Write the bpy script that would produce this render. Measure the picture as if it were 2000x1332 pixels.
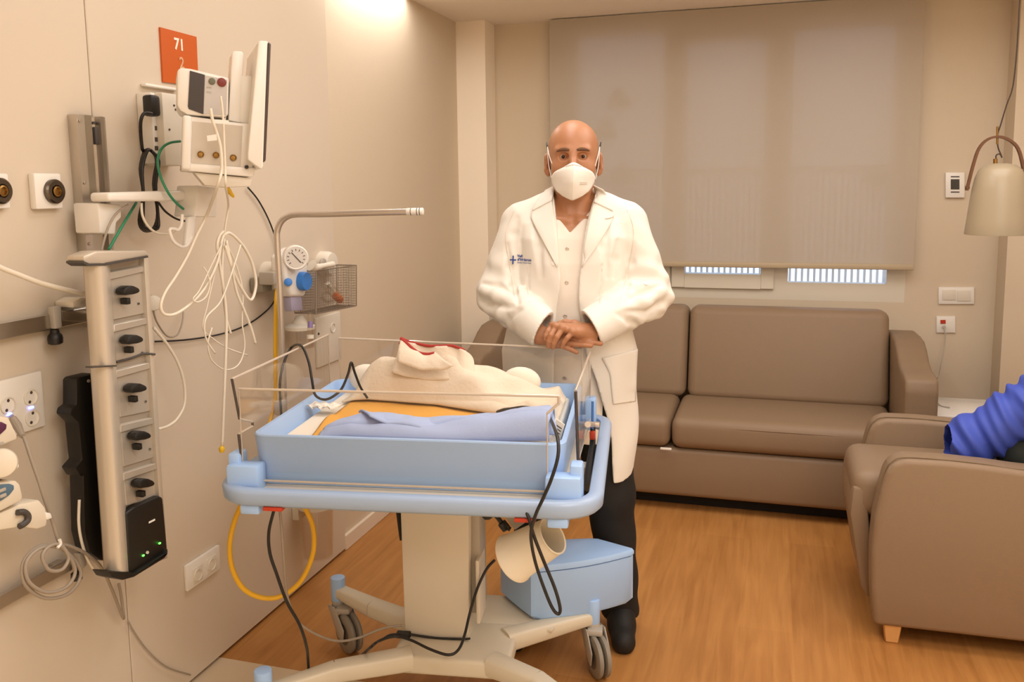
import bpy, bmesh, math, random
import numpy as np
from mathutils import Vector, Matrix
from mathutils.bvhtree import BVHTree

random.seed(7)
rng = np.random.default_rng(7)
S = bpy.context.scene
for o in list(bpy.data.objects):
    bpy.data.objects.remove(o)
COL = S.collection

# ---------------------------------------------------------------- camera
FPX, CX, CYP = 1675.0, 1000.0, 570.0
PITCH, ROLL, YAW = (math.radians(a) for a in (7.02, -0.715, 16.86))
CAM = np.array([0.0, 0.0, 1.55])


def _rot():
    cy, sy = math.cos(YAW), math.sin(YAW)
    f = np.array([-sy * math.cos(PITCH), cy * math.cos(PITCH), -math.sin(PITCH)])
    r = np.array([cy, sy, 0.0])
    u = np.cross(r, f)
    c, s = math.cos(ROLL), math.sin(ROLL)
    return c * r + s * u, -s * r + c * u, f


CR, CU, CF = _rot()
cam_data = bpy.data.cameras.new('camera')
cam = bpy.data.objects.new('camera', cam_data)
COL.objects.link(cam)
cam_data.sensor_width = 36.0
cam_data.lens = FPX / 2000.0 * 36.0
cam_data.shift_y = (CYP - 666.0) / 2000.0
cam_data.clip_start = 0.05
M = Matrix.Identity(4)
for i in range(3):
    M[i][0], M[i][1], M[i][2], M[i][3] = CR[i], CU[i], -CF[i], CAM[i]
cam.matrix_world = M
S.camera = cam

# ---------------------------------------------------------------- world, lights, exposure
S.view_settings.view_transform = 'Standard'
S.view_settings.look = 'None'
S.view_settings.gamma = 1.0
S.view_settings.use_curve_mapping = False
S.view_settings.exposure = 0.0
S.cycles.use_denoising = True
S.cycles.max_bounces = 10
S.cycles.transparent_max_bounces = 24
S.cycles.sample_clamp_indirect = 6.0
S.cycles.caustics_reflective = False
S.cycles.caustics_refractive = False

world = bpy.data.worlds.new('world')
S.world = world
world.use_nodes = True
bg = world.node_tree.nodes['Background']
bg.inputs[0].default_value = (0.60, 0.74, 1.0, 1)
bg.inputs[1].default_value = 2.3


def area(name, loc, target, sx, sy, power, col):
    d = bpy.data.lights.new(name, 'AREA')
    d.shape = 'RECTANGLE'
    d.size, d.size_y, d.energy, d.color = sx, sy, power, col
    o = bpy.data.objects.new(name, d)
    o.location = loc
    o.rotation_euler = (Vector(target) - Vector(loc)).to_track_quat('-Z', 'Y').to_euler()
    COL.objects.link(o)
    return o


WARM = (1.0, 0.975, 0.96)
area('ceiling_panel_light', (0.8, 0.75, 2.76), (0.8, 0.75, 0), 2.0, 1.0, 40, WARM)
area('ceiling_strip_light', (-0.75, 2.55, 2.76), (-0.75, 2.55, 0), 0.5, 1.6, 16, WARM)
area('rear_fill_light', (0.75, 3.0, 2.76), (0.75, 3.0, 0), 1.6, 1.5, 27, WARM)  # added fill lamp, brightens the sofa and window end
area('entrance_ceiling_light', (0.9, -0.9, 2.76), (0.9, -0.9, 0), 2.0, 0.8, 30, WARM)
# LED strip recessed along the left wall just in front of the soffit
wash = area('wall_washer_strip', (-1.64, 3.62, 2.535), (-1.64, 3.62, 0), 0.05, 0.80, 5.4, WARM)
wash.rotation_euler = (0, math.radians(12), 0)

# ---------------------------------------------------------------- pixel -> space helpers (photo 2000 x 1332)
def ray(x, y):
    return CF + CR * (x - CX) / FPX - CU * (y - CYP) / FPX


class Plane:
    """a real plane in the room; p(x, y) is the place on it seen at photo pixel x, y"""

    def __init__(self, p0, n):
        self.p0, self.n = np.array(p0, float), np.array(n, float)

    def p(self, x, y):
        d = ray(x, y)
        return CAM + d * (((self.p0 - CAM) @ self.n) / (d @ self.n))


XL, YB, YR = -1.7227, 4.695, 4.868      # left wall, column fronts, window wall
ZC, ZH = 2.475, 2.80                    # soffit underside, main ceiling


def WP(off=0.0):
    return Plane((XL + off, 0, 0), (1, 0, 0))


def YP(Y):
    return Plane((0, Y, 0), (0, 1, 0))


def ZP(z):
    return Plane((0, 0, z), (0, 0, 1))


# ---------------------------------------------------------------- materials
def lin(h):
    h = h.lstrip('#')
    out = []
    for i in (0, 2, 4):
        c = int(h[i:i + 2], 16) / 255
        out.append(c / 12.92 if c <= 0.04045 else ((c + 0.055) / 1.055) ** 2.4)
    return (*out, 1)


MATS = {}


def mat(name, col, rough=0.5, metal=0.0, bump=0.0, scale=60.0, var=0.0, spec=0.5, emit=None, estr=0.0, trans=0.0, coat=0.0, sss=0.0):
    if name in MATS:
        return MATS[name]
    m = bpy.data.materials.new(name)
    m.use_nodes = True
    nt = m.node_tree
    b = nt.nodes['Principled BSDF']
    c = lin(col) if isinstance(col, str) else (*col, 1)
    b.inputs['Base Color'].default_value = c
    b.inputs['Roughness'].default_value = rough
    b.inputs['Metallic'].default_value = metal
    b.inputs['Specular IOR Level'].default_value = spec
    if coat:
        b.inputs['Coat Weight'].default_value = coat
        b.inputs['Coat Roughness'].default_value = 0.1
    if trans:
        b.inputs['Transmission Weight'].default_value = trans
    if sss:
        b.inputs['Subsurface Weight'].default_value = sss
        b.inputs['Subsurface Radius'].default_value = (0.012, 0.005, 0.003)
        b.inputs['Subsurface Scale'].default_value = 1.0
    if emit:
        b.inputs['Emission Color'].default_value = lin(emit)
        b.inputs['Emission Strength'].default_value = estr
    if bump or var:
        tc = nt.nodes.new('ShaderNodeTexCoord')
        n = nt.nodes.new('ShaderNodeTexNoise')
        n.inputs['Scale'].default_value = scale
        n.inputs['Detail'].default_value = 4
        nt.links.new(tc.outputs['Object'], n.inputs['Vector'])
        if bump:
            bp = nt.nodes.new('ShaderNodeBump')
            bp.inputs['Strength'].default_value = bump
            bp.inputs['Distance'].default_value = 0.004
            nt.links.new(n.outputs['Fac'], bp.inputs['Height'])
            nt.links.new(bp.outputs['Normal'], b.inputs['Normal'])
        if var:
            mx = nt.nodes.new('ShaderNodeMix')
            mx.data_type = 'RGBA'
            mx.inputs[6].default_value = tuple(v * (1 - var) for v in c[:3]) + (1,)
            mx.inputs[7].default_value = tuple(min(1, v * (1 + var)) for v in c[:3]) + (1,)
            nt.links.new(n.outputs['Fac'], mx.inputs[0])
            nt.links.new(mx.outputs[2], b.inputs['Base Color'])
    MATS[name] = m
    return m


def clear_mat(name, tint, refl_rough=0.03, edge=0.10):
    """thin clear plastic: see-through with a fresnel sheen"""
    m = bpy.data.materials.new(name)
    m.use_nodes = True
    nt = m.node_tree
    nt.nodes.clear()
    out = nt.nodes.new('ShaderNodeOutputMaterial')
    tr = nt.nodes.new('ShaderNodeBsdfTransparent')
    tr.inputs[0].default_value = (*tint, 1)
    gl = nt.nodes.new('ShaderNodeBsdfGlossy')
    gl.inputs['Roughness'].default_value = refl_rough
    gl.inputs[0].default_value = (1, 1, 1, 1)
    lw = nt.nodes.new('ShaderNodeLayerWeight')
    lw.inputs['Blend'].default_value = 0.5
    pw = nt.nodes.new('ShaderNodeMath'); pw.operation = 'POWER'; pw.inputs[1].default_value = 4.0
    ma = nt.nodes.new('ShaderNodeMath'); ma.operation = 'MULTIPLY_ADD'
    ma.inputs[1].default_value = 0.45; ma.inputs[2].default_value = 0.02 + edge * 0.2
    nt.links.new(lw.outputs['Facing'], pw.inputs[0])
    nt.links.new(pw.outputs[0], ma.inputs[0])
    mx = nt.nodes.new('ShaderNodeMixShader')
    nt.links.new(ma.outputs[0], mx.inputs[0])
    nt.links.new(tr.outputs[0], mx.inputs[1])
    nt.links.new(gl.outputs[0], mx.inputs[2])
    nt.links.new(mx.outputs[0], out.inputs[0])
    MATS[name] = m
    return m


def wood_floor_mat():
    m = bpy.data.materials.new('oak_vinyl')
    m.use_nodes = True
    nt = m.node_tree
    N, L = nt.nodes, nt.links
    b = N['Principled BSDF']
    tc = N.new('ShaderNodeTexCoord')
    mp = N.new('ShaderNodeMapping')
    mp.inputs['Rotation'].default_value = (0, 0, math.radians(90))
    L.new(tc.outputs['Object'], mp.inputs[0])
    br = N.new('ShaderNodeTexBrick')
    br.inputs['Scale'].default_value = 1.0
    br.inputs['Brick Width'].default_value = 1.25
    br.inputs['Row Height'].default_value = 0.185
    br.inputs['Mortar Size'].default_value = 0.0012
    br.inputs['Mortar Smooth'].default_value = 0.3
    br.inputs['Color1'].default_value = (0.0, 0, 0, 1)
    br.inputs['Color2'].default_value = (1, 1, 1, 1)
    br.inputs['Mortar'].default_value = (0.35, 0.35, 0.35, 1)
    br.offset = 0.37
    L.new(mp.outputs[0], br.inputs[0])
    g = N.new('ShaderNodeMapping')
    g.inputs['Scale'].default_value = (1.6, 22, 1)
    L.new(mp.outputs[0], g.inputs[0])
    n1 = N.new('ShaderNodeTexNoise')
    n1.inputs['Scale'].default_value = 1.6
    n1.inputs['Detail'].default_value = 7
    n1.inputs['Distortion'].default_value = 0.7
    L.new(g.outputs[0], n1.inputs[0])
    n2 = N.new('ShaderNodeTexNoise')
    n2.inputs['Scale'].default_value = 3.2
    n2.inputs['Detail'].default_value = 3
    L.new(mp.outputs[0], n2.inputs[0])
    r = N.new('ShaderNodeValToRGB')
    r.color_ramp.elements[0].position = 0.25
    r.color_ramp.elements[0].color = lin('9a6430')
    r.color_ramp.elements[1].position = 0.75
    r.color_ramp.elements[1].color = lin('c68c4e')
    a = N.new('ShaderNodeMath'); a.operation = 'MULTIPLY'; a.inputs[1].default_value = 0.6
    L.new(n1.outputs['Fac'], a.inputs[0])
    c = N.new('ShaderNodeMath'); c.operation = 'MULTIPLY_ADD'; c.inputs[1].default_value = 0.25
    L.new(n2.outputs['Fac'], c.inputs[0]); L.new(a.outputs[0], c.inputs[2])
    d = N.new('ShaderNodeMath'); d.operation = 'MULTIPLY_ADD'; d.inputs[1].default_value = 0.16
    L.new(br.outputs['Color'], d.inputs[0]); L.new(c.outputs[0], d.inputs[2])
    L.new(d.outputs[0], r.inputs[0])
    L.new(r.outputs[0], b.inputs['Base Color'])
    b.inputs['Roughness'].default_value = 0.42
    b.inputs['Specular IOR Level'].default_value = 0.35
    bp = N.new('ShaderNodeBump'); bp.inputs['Strength'].default_value = 0.08; bp.inputs['Distance'].default_value = 0.002
    L.new(n1.outputs['Fac'], bp.inputs['Height']); L.new(bp.outputs[0], b.inputs['Normal'])
    MATS['oak'] = m
    return m


def blind_mat():
    m = bpy.data.materials.new('blind_fabric')
    m.use_nodes = True
    nt = m.node_tree
    N, L = nt.nodes, nt.links
    N.clear()
    out = N.new('ShaderNodeOutputMaterial')
    df = N.new('ShaderNodeBsdfDiffuse'); df.inputs[0].default_value = lin('d3c4b0')
    tl = N.new('ShaderNodeBsdfTranslucent'); tl.inputs[0].default_value = lin('c9c0b4')
    tp = N.new('ShaderNodeBsdfTransparent'); tp.inputs[0].default_value = (1, 1, 1, 1)
    m1 = N.new('ShaderNodeMixShader'); m1.inputs[0].default_value = 0.22
    m2 = N.new('ShaderNodeMixShader'); m2.inputs[0].default_value = 0.10
    L.new(df.outputs[0], m1.inputs[1]); L.new(tl.outputs[0], m1.inputs[2])
    L.new(m1.outputs[0], m2.inputs[1]); L.new(tp.outputs[0], m2.inputs[2])
    tc = N.new('ShaderNodeTexCoord'); wv = N.new('ShaderNodeTexWave'); wv.inputs['Scale'].default_value = 120
    wv.bands_direction = 'Z'
    L.new(tc.outputs['Object'], wv.inputs[0])
    bp = N.new('ShaderNodeBump'); bp.inputs['Strength'].default_value = 0.1; bp.inputs['Distance'].default_value = 0.001
    L.new(wv.outputs['Fac'], bp.inputs['Height']); L.new(bp.outputs[0], df.inputs['Normal'])
    L.new(m2.outputs[0], out.inputs[0])
    MATS['blind'] = m
    return m


# ---------------------------------------------------------------- mesh building helpers
class MB:
    def __init__(self):
        self.v, self.f = [], []

    def add(self, verts, faces):
        o = len(self.v)
        self.v += [tuple(float(c) for c in p) for p in verts]
        self.f += [[i + o for i in f] for f in faces]
        return self

    def bm(self, bm):
        bm.verts.index_update()
        self.add([v.co[:] for v in bm.verts], [[v.index for v in f.verts] for f in bm.faces])
        bm.free()
        return self

    def box(self, c, s, bevel=0.0, seg=2, rot=None, taper=None):
        bm = bmesh.new()
        bmesh.ops.create_cube(bm, size=1.0)
        for v in bm.verts:
            tx, ty = (taper if (taper and v.co.z < 0) else (1, 1))
            v.co = Vector((v.co.x * s[0] * tx, v.co.y * s[1] * ty, v.co.z * s[2]))
        if bevel:
            bmesh.ops.bevel(bm, geom=bm.edges[:], offset=bevel, segments=seg, profile=0.5, affect='EDGES')
        if rot is not None:
            bmesh.ops.transform(bm, matrix=rot.to_4x4(), verts=bm.verts)
        bmesh.ops.translate(bm, vec=Vector(c), verts=bm.verts)
        return self.bm(bm)

    def prism(self, pts, ext, bevel=0.0, seg=2):
        """polygon (3-D points) pushed along ext"""
        ext = np.array(ext, float)
        pts = [np.array(p, float) for p in pts]
        bm = bmesh.new()
        a = [bm.verts.new(p) for p in pts]
        b = [bm.verts.new(p + ext) for p in pts]
        n = len(pts)
        bm.faces.new(a)
        bm.faces.new(b[::-1])
        for i in range(n):
            bm.faces.new((a[i], b[i], b[(i + 1) % n], a[(i + 1) % n]))
        bmesh.ops.recalc_face_normals(bm, faces=bm.faces[:])
        if bevel:
            bmesh.ops.bevel(bm, geom=bm.edges[:], offset=bevel, segments=seg, profile=0.5, affect='EDGES', clamp_overlap=True)
        return self.bm(bm)

    def tube(self, pts, r, n=8, closed=False, smooth=4):
        pts = [Vector([float(c) for c in p]) for p in pts]
        rr = list(r) if isinstance(r, (list, tuple)) else [r] * len(pts)
        if smooth and len(pts) > 2:
            q, qr = [], []
            m = len(pts)
            rngi = range(m if closed else m - 1)
            for i in rngi:
                g = (lambda k: pts[k % m]) if closed else (lambda k: pts[min(max(k, 0), m - 1)])
                p0, p1, p2, p3 = g(i - 1), g(i), g(i + 1), g(i + 2)
                for s in range(smooth):
                    t = s / smooth
                    q.append(0.5 * ((2 * p1) + (p2 - p0) * t + (2 * p0 - 5 * p1 + 4 * p2 - p3) * t * t + (3 * p1 - p0 - 3 * p2 + p3) * t ** 3))
                    qr.append(rr[i] * (1 - t) + rr[(i + 1) % m] * t)
            if not closed:
                q.append(pts[-1]); qr.append(rr[-1])
            pts, rr = q, qr
        m = len(pts)
        V, Fc = [], []
        prev = None
        for i, p in enumerate(pts):
            if closed:
                t = pts[(i + 1) % m] - pts[i - 1]
            else:
                t = pts[min(i + 1, m - 1)] - pts[max(i - 1, 0)]
            if t.length < 1e-9:
                t = Vector((0, 0, 1))
            t.normalize()
            if prev is None:
                a = t.orthogonal().normalized()
            else:
                a = prev - t * prev.dot(t)
                a = a.normalized() if a.length > 1e-6 else t.orthogonal().normalized()
            prev = a
            b = t.cross(a)
            for k in range(n):
                an = 2 * math.pi * k / n
                V.append(p + (a * math.cos(an) + b * math.sin(an)) * rr[i])
        for i in range(m if closed else m - 1):
            j = (i + 1) % m
            for k in range(n):
                k2 = (k + 1) % n
                Fc.append([i * n + k, i * n + k2, j * n + k2, j * n + k])
        if not closed:
            Fc.append(list(range(n))[::-1])
            Fc.append([(m - 1) * n + k for k in range(n)])
        return self.add(V, Fc)

    def cyl(self, p0, p1, r0, r1=None, n=24, bevel=0.0):
        r1 = r0 if r1 is None else r1
        p0, p1 = Vector([float(c) for c in p0]), Vector([float(c) for c in p1])
        L = (p1 - p0).length
        if bevel:
            b = min(bevel, L / 2.2, r0 * .8, r1 * .8)
            prof = [(0, 0), (r0 - b, 0), (r0 - b * .3, b * .3), (r0, b), (r1, L - b), (r1 - b * .3, L - b * .3), (r1 - b, L), (0, L)]
        else:
            prof = [(0, 0), (r0, 0), (r1, L), (0, L)]
        return self.lathe(prof, p0, p1 - p0, n)

    def lathe(self, prof, org, axis, n=24):
        org, axis = Vector([float(c) for c in org]), Vector([float(c) for c in axis]).normalized()
        a = axis.orthogonal().normalized()
        b = axis.cross(a)
        V, Fc, rings = [], [], []
        for r, h in prof:
            if r < 1e-7:
                rings.append([len(V)]); V.append(org + axis * h)
            else:
                st = len(V)
                for k in range(n):
                    an = 2 * math.pi * k / n
                    V.append(org + axis * h + (a * math.cos(an) + b * math.sin(an)) * r)
                rings.append(list(range(st, st + n)))
        for A, B in zip(rings[:-1], rings[1:]):
            if len(A) == 1 and len(B) == 1:
                continue
            for k in range(n):
                k2 = (k + 1) % n
                if len(A) == 1:
                    Fc.append([A[0], B[k2], B[k]])
                elif len(B) == 1:
                    Fc.append([A[k], A[k2], B[0]])
                else:
                    Fc.append([A[k], A[k2], B[k2], B[k]])
        return self.add(V, Fc)

    def sphere(self, c, r, n=16, sc=(1, 1, 1)):
        bm = bmesh.new()
        bmesh.ops.create_uvsphere(bm, u_segments=n, v_segments=max(6, n // 2), radius=r)
        for v in bm.verts:
            v.co = Vector((v.co.x * sc[0], v.co.y * sc[1], v.co.z * sc[2])) + Vector([float(q) for q in c])
        return self.bm(bm)

    def sheet(self, P, th=0.0):
        """grid of points P[i][j]; th gives it a real thickness (pushed along its own normals)"""
        P = np.array(P, float)
        ni, nj = P.shape[:2]
        du = np.gradient(P, axis=0); dv = np.gradient(P, axis=1)
        nn = np.cross(du, dv)
        nn /= (np.linalg.norm(nn, axis=2, keepdims=True) + 1e-12)
        idx = lambda i, j: i * nj + j
        Fc = [[idx(i, j), idx(i + 1, j), idx(i + 1, j + 1), idx(i, j + 1)] for i in range(ni - 1) for j in range(nj - 1)]
        V = list(P.reshape(-1, 3))
        if th:
            o = len(V)
            V += list((P - nn * th).reshape(-1, 3))
            Fc += [[o + a for a in f[::-1]] for f in Fc[:]]
            edge = [idx(i, 0) for i in range(ni)] + [idx(ni - 1, j) for j in range(1, nj)] + \
                   [idx(i, nj - 1) for i in range(ni - 2, -1, -1)] + [idx(0, j) for j in range(nj - 2, 0, -1)]
            for a, b in zip(edge, edge[1:] + edge[:1]):
                Fc.append([b, a, o + a, o + b])
        return self.add(V, Fc)

    def build(self, name, material, parent=None, smooth=35, world=True, recalc=True):
        """link as one mesh object; world=True: the points are world points, else points in the parent's frame"""
        me = bpy.data.meshes.new(name)
        me.from_pydata(self.v, [], self.f)
        me.validate()
        if recalc:
            bm = bmesh.new(); bm.from_mesh(me)
            bmesh.ops.recalc_face_normals(bm, faces=bm.faces[:])
            bm.to_mesh(me); bm.free()
        if smooth:
            me.polygons.foreach_set('use_smooth', [True] * len(me.polygons))
            me.set_sharp_from_angle(angle=math.radians(smooth))
        o = bpy.data.objects.new(name, me)
        me.materials.append(material)
        COL.objects.link(o)
        if parent is not None:
            o.parent = parent
            if world:
                me.transform(wmat(parent).inverted())
        else:
            vs = np.array(self.v)
            c = Vector(((vs[:, 0].min() + vs[:, 0].max()) / 2, (vs[:, 1].min() + vs[:, 1].max()) / 2, vs[:, 2].min()))
            me.transform(Matrix.Translation(-c))
            o.location = c
        return o


def wmat(o):
    m = o.matrix_basis.copy()
    while o.parent is not None:
        o = o.parent
        m = o.matrix_basis @ m
    return m


def thing(name, label, cat, loc=(0, 0, 0), rz=0.0, group=None):
    o = bpy.data.objects.new(name, None)
    o.empty_display_size = 0.05
    COL.objects.link(o)
    o.location = [float(c) for c in loc]
    o.rotation_euler = (0, 0, rz)
    o['label'], o['category'] = label, cat
    if group:
        o['group'] = group
    return o


def tag(o, label, cat, group=None, kind=None):
    o['label'], o['category'] = label, cat
    if group:
        o['group'] = group
    if kind:
        o['kind'] = kind
    return o


def struct(o, label=None):
    o['kind'] = 'structure'
    if label:
        o['label'] = label
    return o


def lab(o, text):
    o['label'] = text
    return o


def text_mesh(name, body, size, origin, ex, ey, material, parent, depth=0.0006, align='CENTER', wt=0.0):
    cu = bpy.data.curves.new(name, 'FONT')
    cu.body, cu.size, cu.align_x, cu.align_y = body, size, align, 'CENTER'
    cu.extrude = depth
    cu.offset = wt
    tmp = bpy.data.objects.new(name + '_tmp', cu)
    COL.objects.link(tmp)
    dg = bpy.context.evaluated_depsgraph_get()
    me = bpy.data.meshes.new_from_object(tmp.evaluated_get(dg))
    bpy.data.objects.remove(tmp)
    ex, ey = Vector([float(c) for c in ex]).normalized(), Vector([float(c) for c in ey]).normalized()
    ez = ex.cross(ey).normalized()
    m = Matrix.Identity(4)
    for i in range(3):
        m[i][0], m[i][1], m[i][2], m[i][3] = ex[i], ey[i], ez[i], float(origin[i])
    me.transform(m)
    me.materials.clear()
    me.materials.append(material)
    o = bpy.data.objects.new(name, me)
    COL.objects.link(o)
    if parent is not None:
        me.transform(wmat(parent).inverted())
        o.parent = parent
    return o


def cp(o, parent=None):
    """copy a thing with copies of its parts and sub-parts"""
    c = o.copy()
    COL.objects.link(c)
    if parent is not None:
        c.parent = parent
    for ch in list(o.children):
        cp(ch, c)
    return c
# ================================================================ common materials
m_panel = mat('laminate_panel', 'd9c9b4', 0.30, spec=0.45, var=0.012, scale=2.0)
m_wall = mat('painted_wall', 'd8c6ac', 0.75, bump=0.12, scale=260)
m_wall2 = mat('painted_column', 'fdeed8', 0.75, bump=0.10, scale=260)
m_ceil = mat('ceiling_paint', 'fbf0e2', 0.8, bump=0.06, scale=200)
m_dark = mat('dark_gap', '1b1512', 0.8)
m_base = mat('baseboard_paint', 'ead9c2', 0.45)
m_oak = wood_floor_mat()
m_beige = mat('beige_vinyl', 'd9c3a4', 0.4, var=0.03, scale=14)
m_frame = mat('window_frame_paint', 'dfd5c2', 0.4)
m_blind = blind_mat()
m_pane = clear_mat('window_pane', (0.97, 0.98, 1.0))
m_clear = clear_mat('clear_acrylic', (0.965, 0.955, 0.94), 0.04, 0.06)
m_edge = mat('acrylic_edge_highlight', 'cbbba8', 0.10, spec=0.9)  # edge strips; the pale colour paints in the highlight on the panel tops
m_white = mat('white_plastic', 'f1eadf', 0.35)
m_white2 = mat('offwhite_plastic', 'e6dccb', 0.4)
m_grey = mat('grey_plastic', 'b4aa9c', 0.45)
m_dgrey = mat('dark_grey_plastic', '4a443f', 0.5)
m_black = mat('black_plastic', '16130f', 0.45)
m_rub = mat('black_rubber', '120f0e', 0.6)
m_alu = mat('brushed_aluminium', 'c9c2b8', 0.32, metal=1.0)
m_steel = mat('polished_steel', 'd2c8bc', 0.30, metal=.8)
m_leather = mat('taupe_leatherette', '8e765d', 0.5, bump=0.10, scale=420, spec=0.35)
m_seam = mat('seam_thread', '7a664d', 0.7)
m_blue = mat('bassinet_blue_plastic', 'a9caf5', 0.35, spec=0.45)
m_lblue = mat('bassinet_pale_blue_plastic', 'a2b6d2', 0.33)
m_beigeplast = mat('cream_column_plastic', 'dfd4c2', 0.42)
m_edged = mat('acrylic_dark_edge', '40352f', 0.2, spec=0.8)
m_red = mat('red_plastic', 'c03a1c', 0.4)
m_yellow = mat('yellow_hose', 'e9b21c', 0.45)
m_beech = mat('beech_leg', 'd9a566', 0.45, var=0.1, scale=30)


def plate(mb, plane, x0, y0, x1, y1, ext, bevel=0.0):
    """a box whose front face covers the photo rectangle on a plane, pushed back along ext"""
    return mb.prism([plane.p(x0, y0), plane.p(x1, y0), plane.p(x1, y1), plane.p(x0, y1)], ext, bevel)


# ================================================================ room shell
XR, YN = 2.3, -1.9
fl_y = ZP(0).p(520, 1299)[1]
struct(MB().box(((XL + XR) / 2, (fl_y + 5.2) / 2, -0.03), (XR - XL + .3, 5.2 - fl_y, 0.06)).build('floor', m_oak, smooth=0))
struct(MB().box(((XL + XR) / 2, (fl_y + YN) / 2, -0.03), (XR - XL + .3, fl_y - YN, 0.06)).build('floor', m_beige, smooth=0))
seam_y = WP().p(180, 200)[1]
pan_y = WP().p(650, 400)[1]
struct(MB().box((XL - .012, (YN + seam_y) / 2, 1.406), (.024, seam_y - YN - .010, 2.79)).build('wall_left', m_panel, smooth=0))
struct(MB().box((XL - .012, (seam_y + pan_y) / 2, 1.406), (.024, pan_y - seam_y, 2.79), .002, 1).build('wall_left', m_panel, smooth=0))
struct(MB().box((XL - .084, (YN + pan_y - .02) / 2, 1.4), (.12, pan_y - .02 - YN, 2.8)).build('wall_left', m_dark, smooth=0))
struct(MB().box((XL - .074, (pan_y + 5.0) / 2 - .012, 1.4), (.12, 5.0 - pan_y + .02, 2.8)).build('wall_left', m_wall, smooth=0))
struct(MB().box((XL - .006, (pan_y + YB) / 2, .034), (.016, YB - pan_y, .068), .003, 1).build('baseboard_left', m_base, smooth=0))
# columns beside the window recess
cl = YP(YB).p(950, 260)[0]
cr = 1.103
struct(MB().box(((XL + cl) / 2 - .01, (YB + 5.05) / 2, 1.4), (cl - XL + .02, 5.05 - YB, 2.8)).build('wall_back', m_wall2, smooth=0))
struct(MB().box(((XR + cr) / 2, (YB + 5.05) / 2, 1.4), (XR - cr, 5.05 - YB, 2.8)).build('wall_back', m_wall, smooth=0))
# window wall with its opening
wx0, wx1, wz0, wz1 = -1.19, YP(YR).p(1766, 591)[0], YP(YR).p(1766, 591)[2], 2.44
w = MB()
w.box(((cl + wx0) / 2, YR + .1, 1.4), (wx0 - cl + .001, .2, 2.8))
w.box(((cr + wx1) / 2, YR + .1, 1.4), (cr - wx1, .2, 2.8))
w.box(((wx0 + wx1) / 2, YR + .1, wz0 / 2), (wx1 - wx0, .2, wz0))
w.box(((wx0 + wx1) / 2, YR + .1, (wz1 + 2.8) / 2), (wx1 - wx0, .2, 2.8 - wz1))
struct(w.build('wall_back', m_wall, smooth=0))
struct(MB().box((XR + .06, (YN + 5) / 2, 1.4), (.12, 5 - YN, 2.8)).build('wall_right', m_wall2, smooth=0))
struct(MB().box(((XL + XR) / 2, YN - .06, 1.4), (XR - XL + .3, .12, 2.8)).build('wall_front', m_wall2, smooth=0))
struct(MB().box(((XL + XR) / 2, (YN + 5) / 2, ZH + .05), (XR - XL + .4, 5.2 - YN, .1)).build('ceiling', m_ceil, smooth=0))
sof_y = WP().p(795, -5)[1]
struct(MB().box(((XL + XR) / 2, (sof_y + 5.0) / 2, (ZC + ZH) / 2), (XR - XL + .04, 5.0 - sof_y, ZH - ZC)).build('ceiling', m_ceil, smooth=0))

# window: frame, sashes, three panes
win = thing('window_1', 'wide window half covered by the roller blind', 'window', ((wx0 + wx1) / 2, YR, wz0))
win['kind'] = 'structure'
PW = YP(YR)
panes = []
for (a, b) in (((1130, 75), (1294, 540)), ((1345, 85), (1486, 536)), ((1548, 60), (1731, 555))):
    p, q = PW.p(*a), PW.p(*b)
    panes.append([p[0], q[0], q[2], p[2]])
panes[0][2] = panes[1][2]
panes[2][0], panes[1][0] = PW.p(1540, 500)[0], PW.p(1338, 500)[0]
fr = MB()
xs = [wx0] + [v for p in panes for v in p[:2]] + [wx1]
for i in range(0, 8, 2):
    fr.box(((xs[i] + xs[i + 1]) / 2, YR + .035, (wz0 + wz1) / 2), (xs[i + 1] - xs[i], .07, wz1 - wz0))
for p in panes:
    fr.box(((p[0] + p[1]) / 2, YR + .035, (wz0 + p[2]) / 2), (p[1] - p[0], .07, p[2] - wz0))
    fr.box(((p[0] + p[1]) / 2, YR + .035, (wz1 + p[3]) / 2), (p[1] - p[0], .07, wz1 - p[3]))
fr.build('window_frame', m_frame, win, smooth=0)
sz0 = PW.p(1400, 562)[2]
for (sa, sb, p) in ((PW.p(1312, 550)[0], PW.p(1511, 550)[0], panes[1]), (PW.p(1098, 550)[0], PW.p(1309, 550)[0], panes[0])):
    sh = MB()
    sh.box(((sa + p[0]) / 2, YR - .008, (sz0 + 2.40) / 2), (p[0] - sa, .024, 2.40 - sz0), .003, 1)
    sh.box(((sb + p[1]) / 2, YR - .008, (sz0 + 2.40) / 2), (sb - p[1], .024, 2.40 - sz0), .003, 1)
    sh.box(((p[0] + p[1]) / 2, YR - .008, (sz0 + p[2]) / 2), (p[1] - p[0], .0235, p[2] - sz0))
    sh.box(((p[0] + p[1]) / 2, YR - .008, (2.40 + p[3]) / 2), (p[1] - p[0], .0235, 2.40 - p[3]))
    sh.build('sash', m_frame, win, smooth=0)
m_decal = mat('green_sticker', '4c5a3c', 0.6)
for i, p in enumerate(panes):
    g = MB().box(((p[0] + p[1]) / 2, YR + .03, (p[2] + p[3]) / 2), (p[1] - p[0], .006, p[3] - p[2])).build('pane', m_pane, win, smooth=0)
    spots = ([(1210, 197), (1182, 258), (1215, 345)], [], [(1712, 348)])[i]
    for (sx, sy) in spots:
        d = MB()
        for dx, dy, r in ((0, -14, .034), (-13, 4, .034), (13, 4, .034), (0, 2, .026)):
            c = YP(YR + .024).p(sx + dx, sy + dy)
            d.cyl(c, c + np.array([0, .001, 0]), r, n=20)
        c = YP(YR + .024).p(sx, sy + 22)
        d.box(c, (.010, .0008, .07))
        d.build('tree_sticker', m_decal, g, smooth=0)
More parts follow.
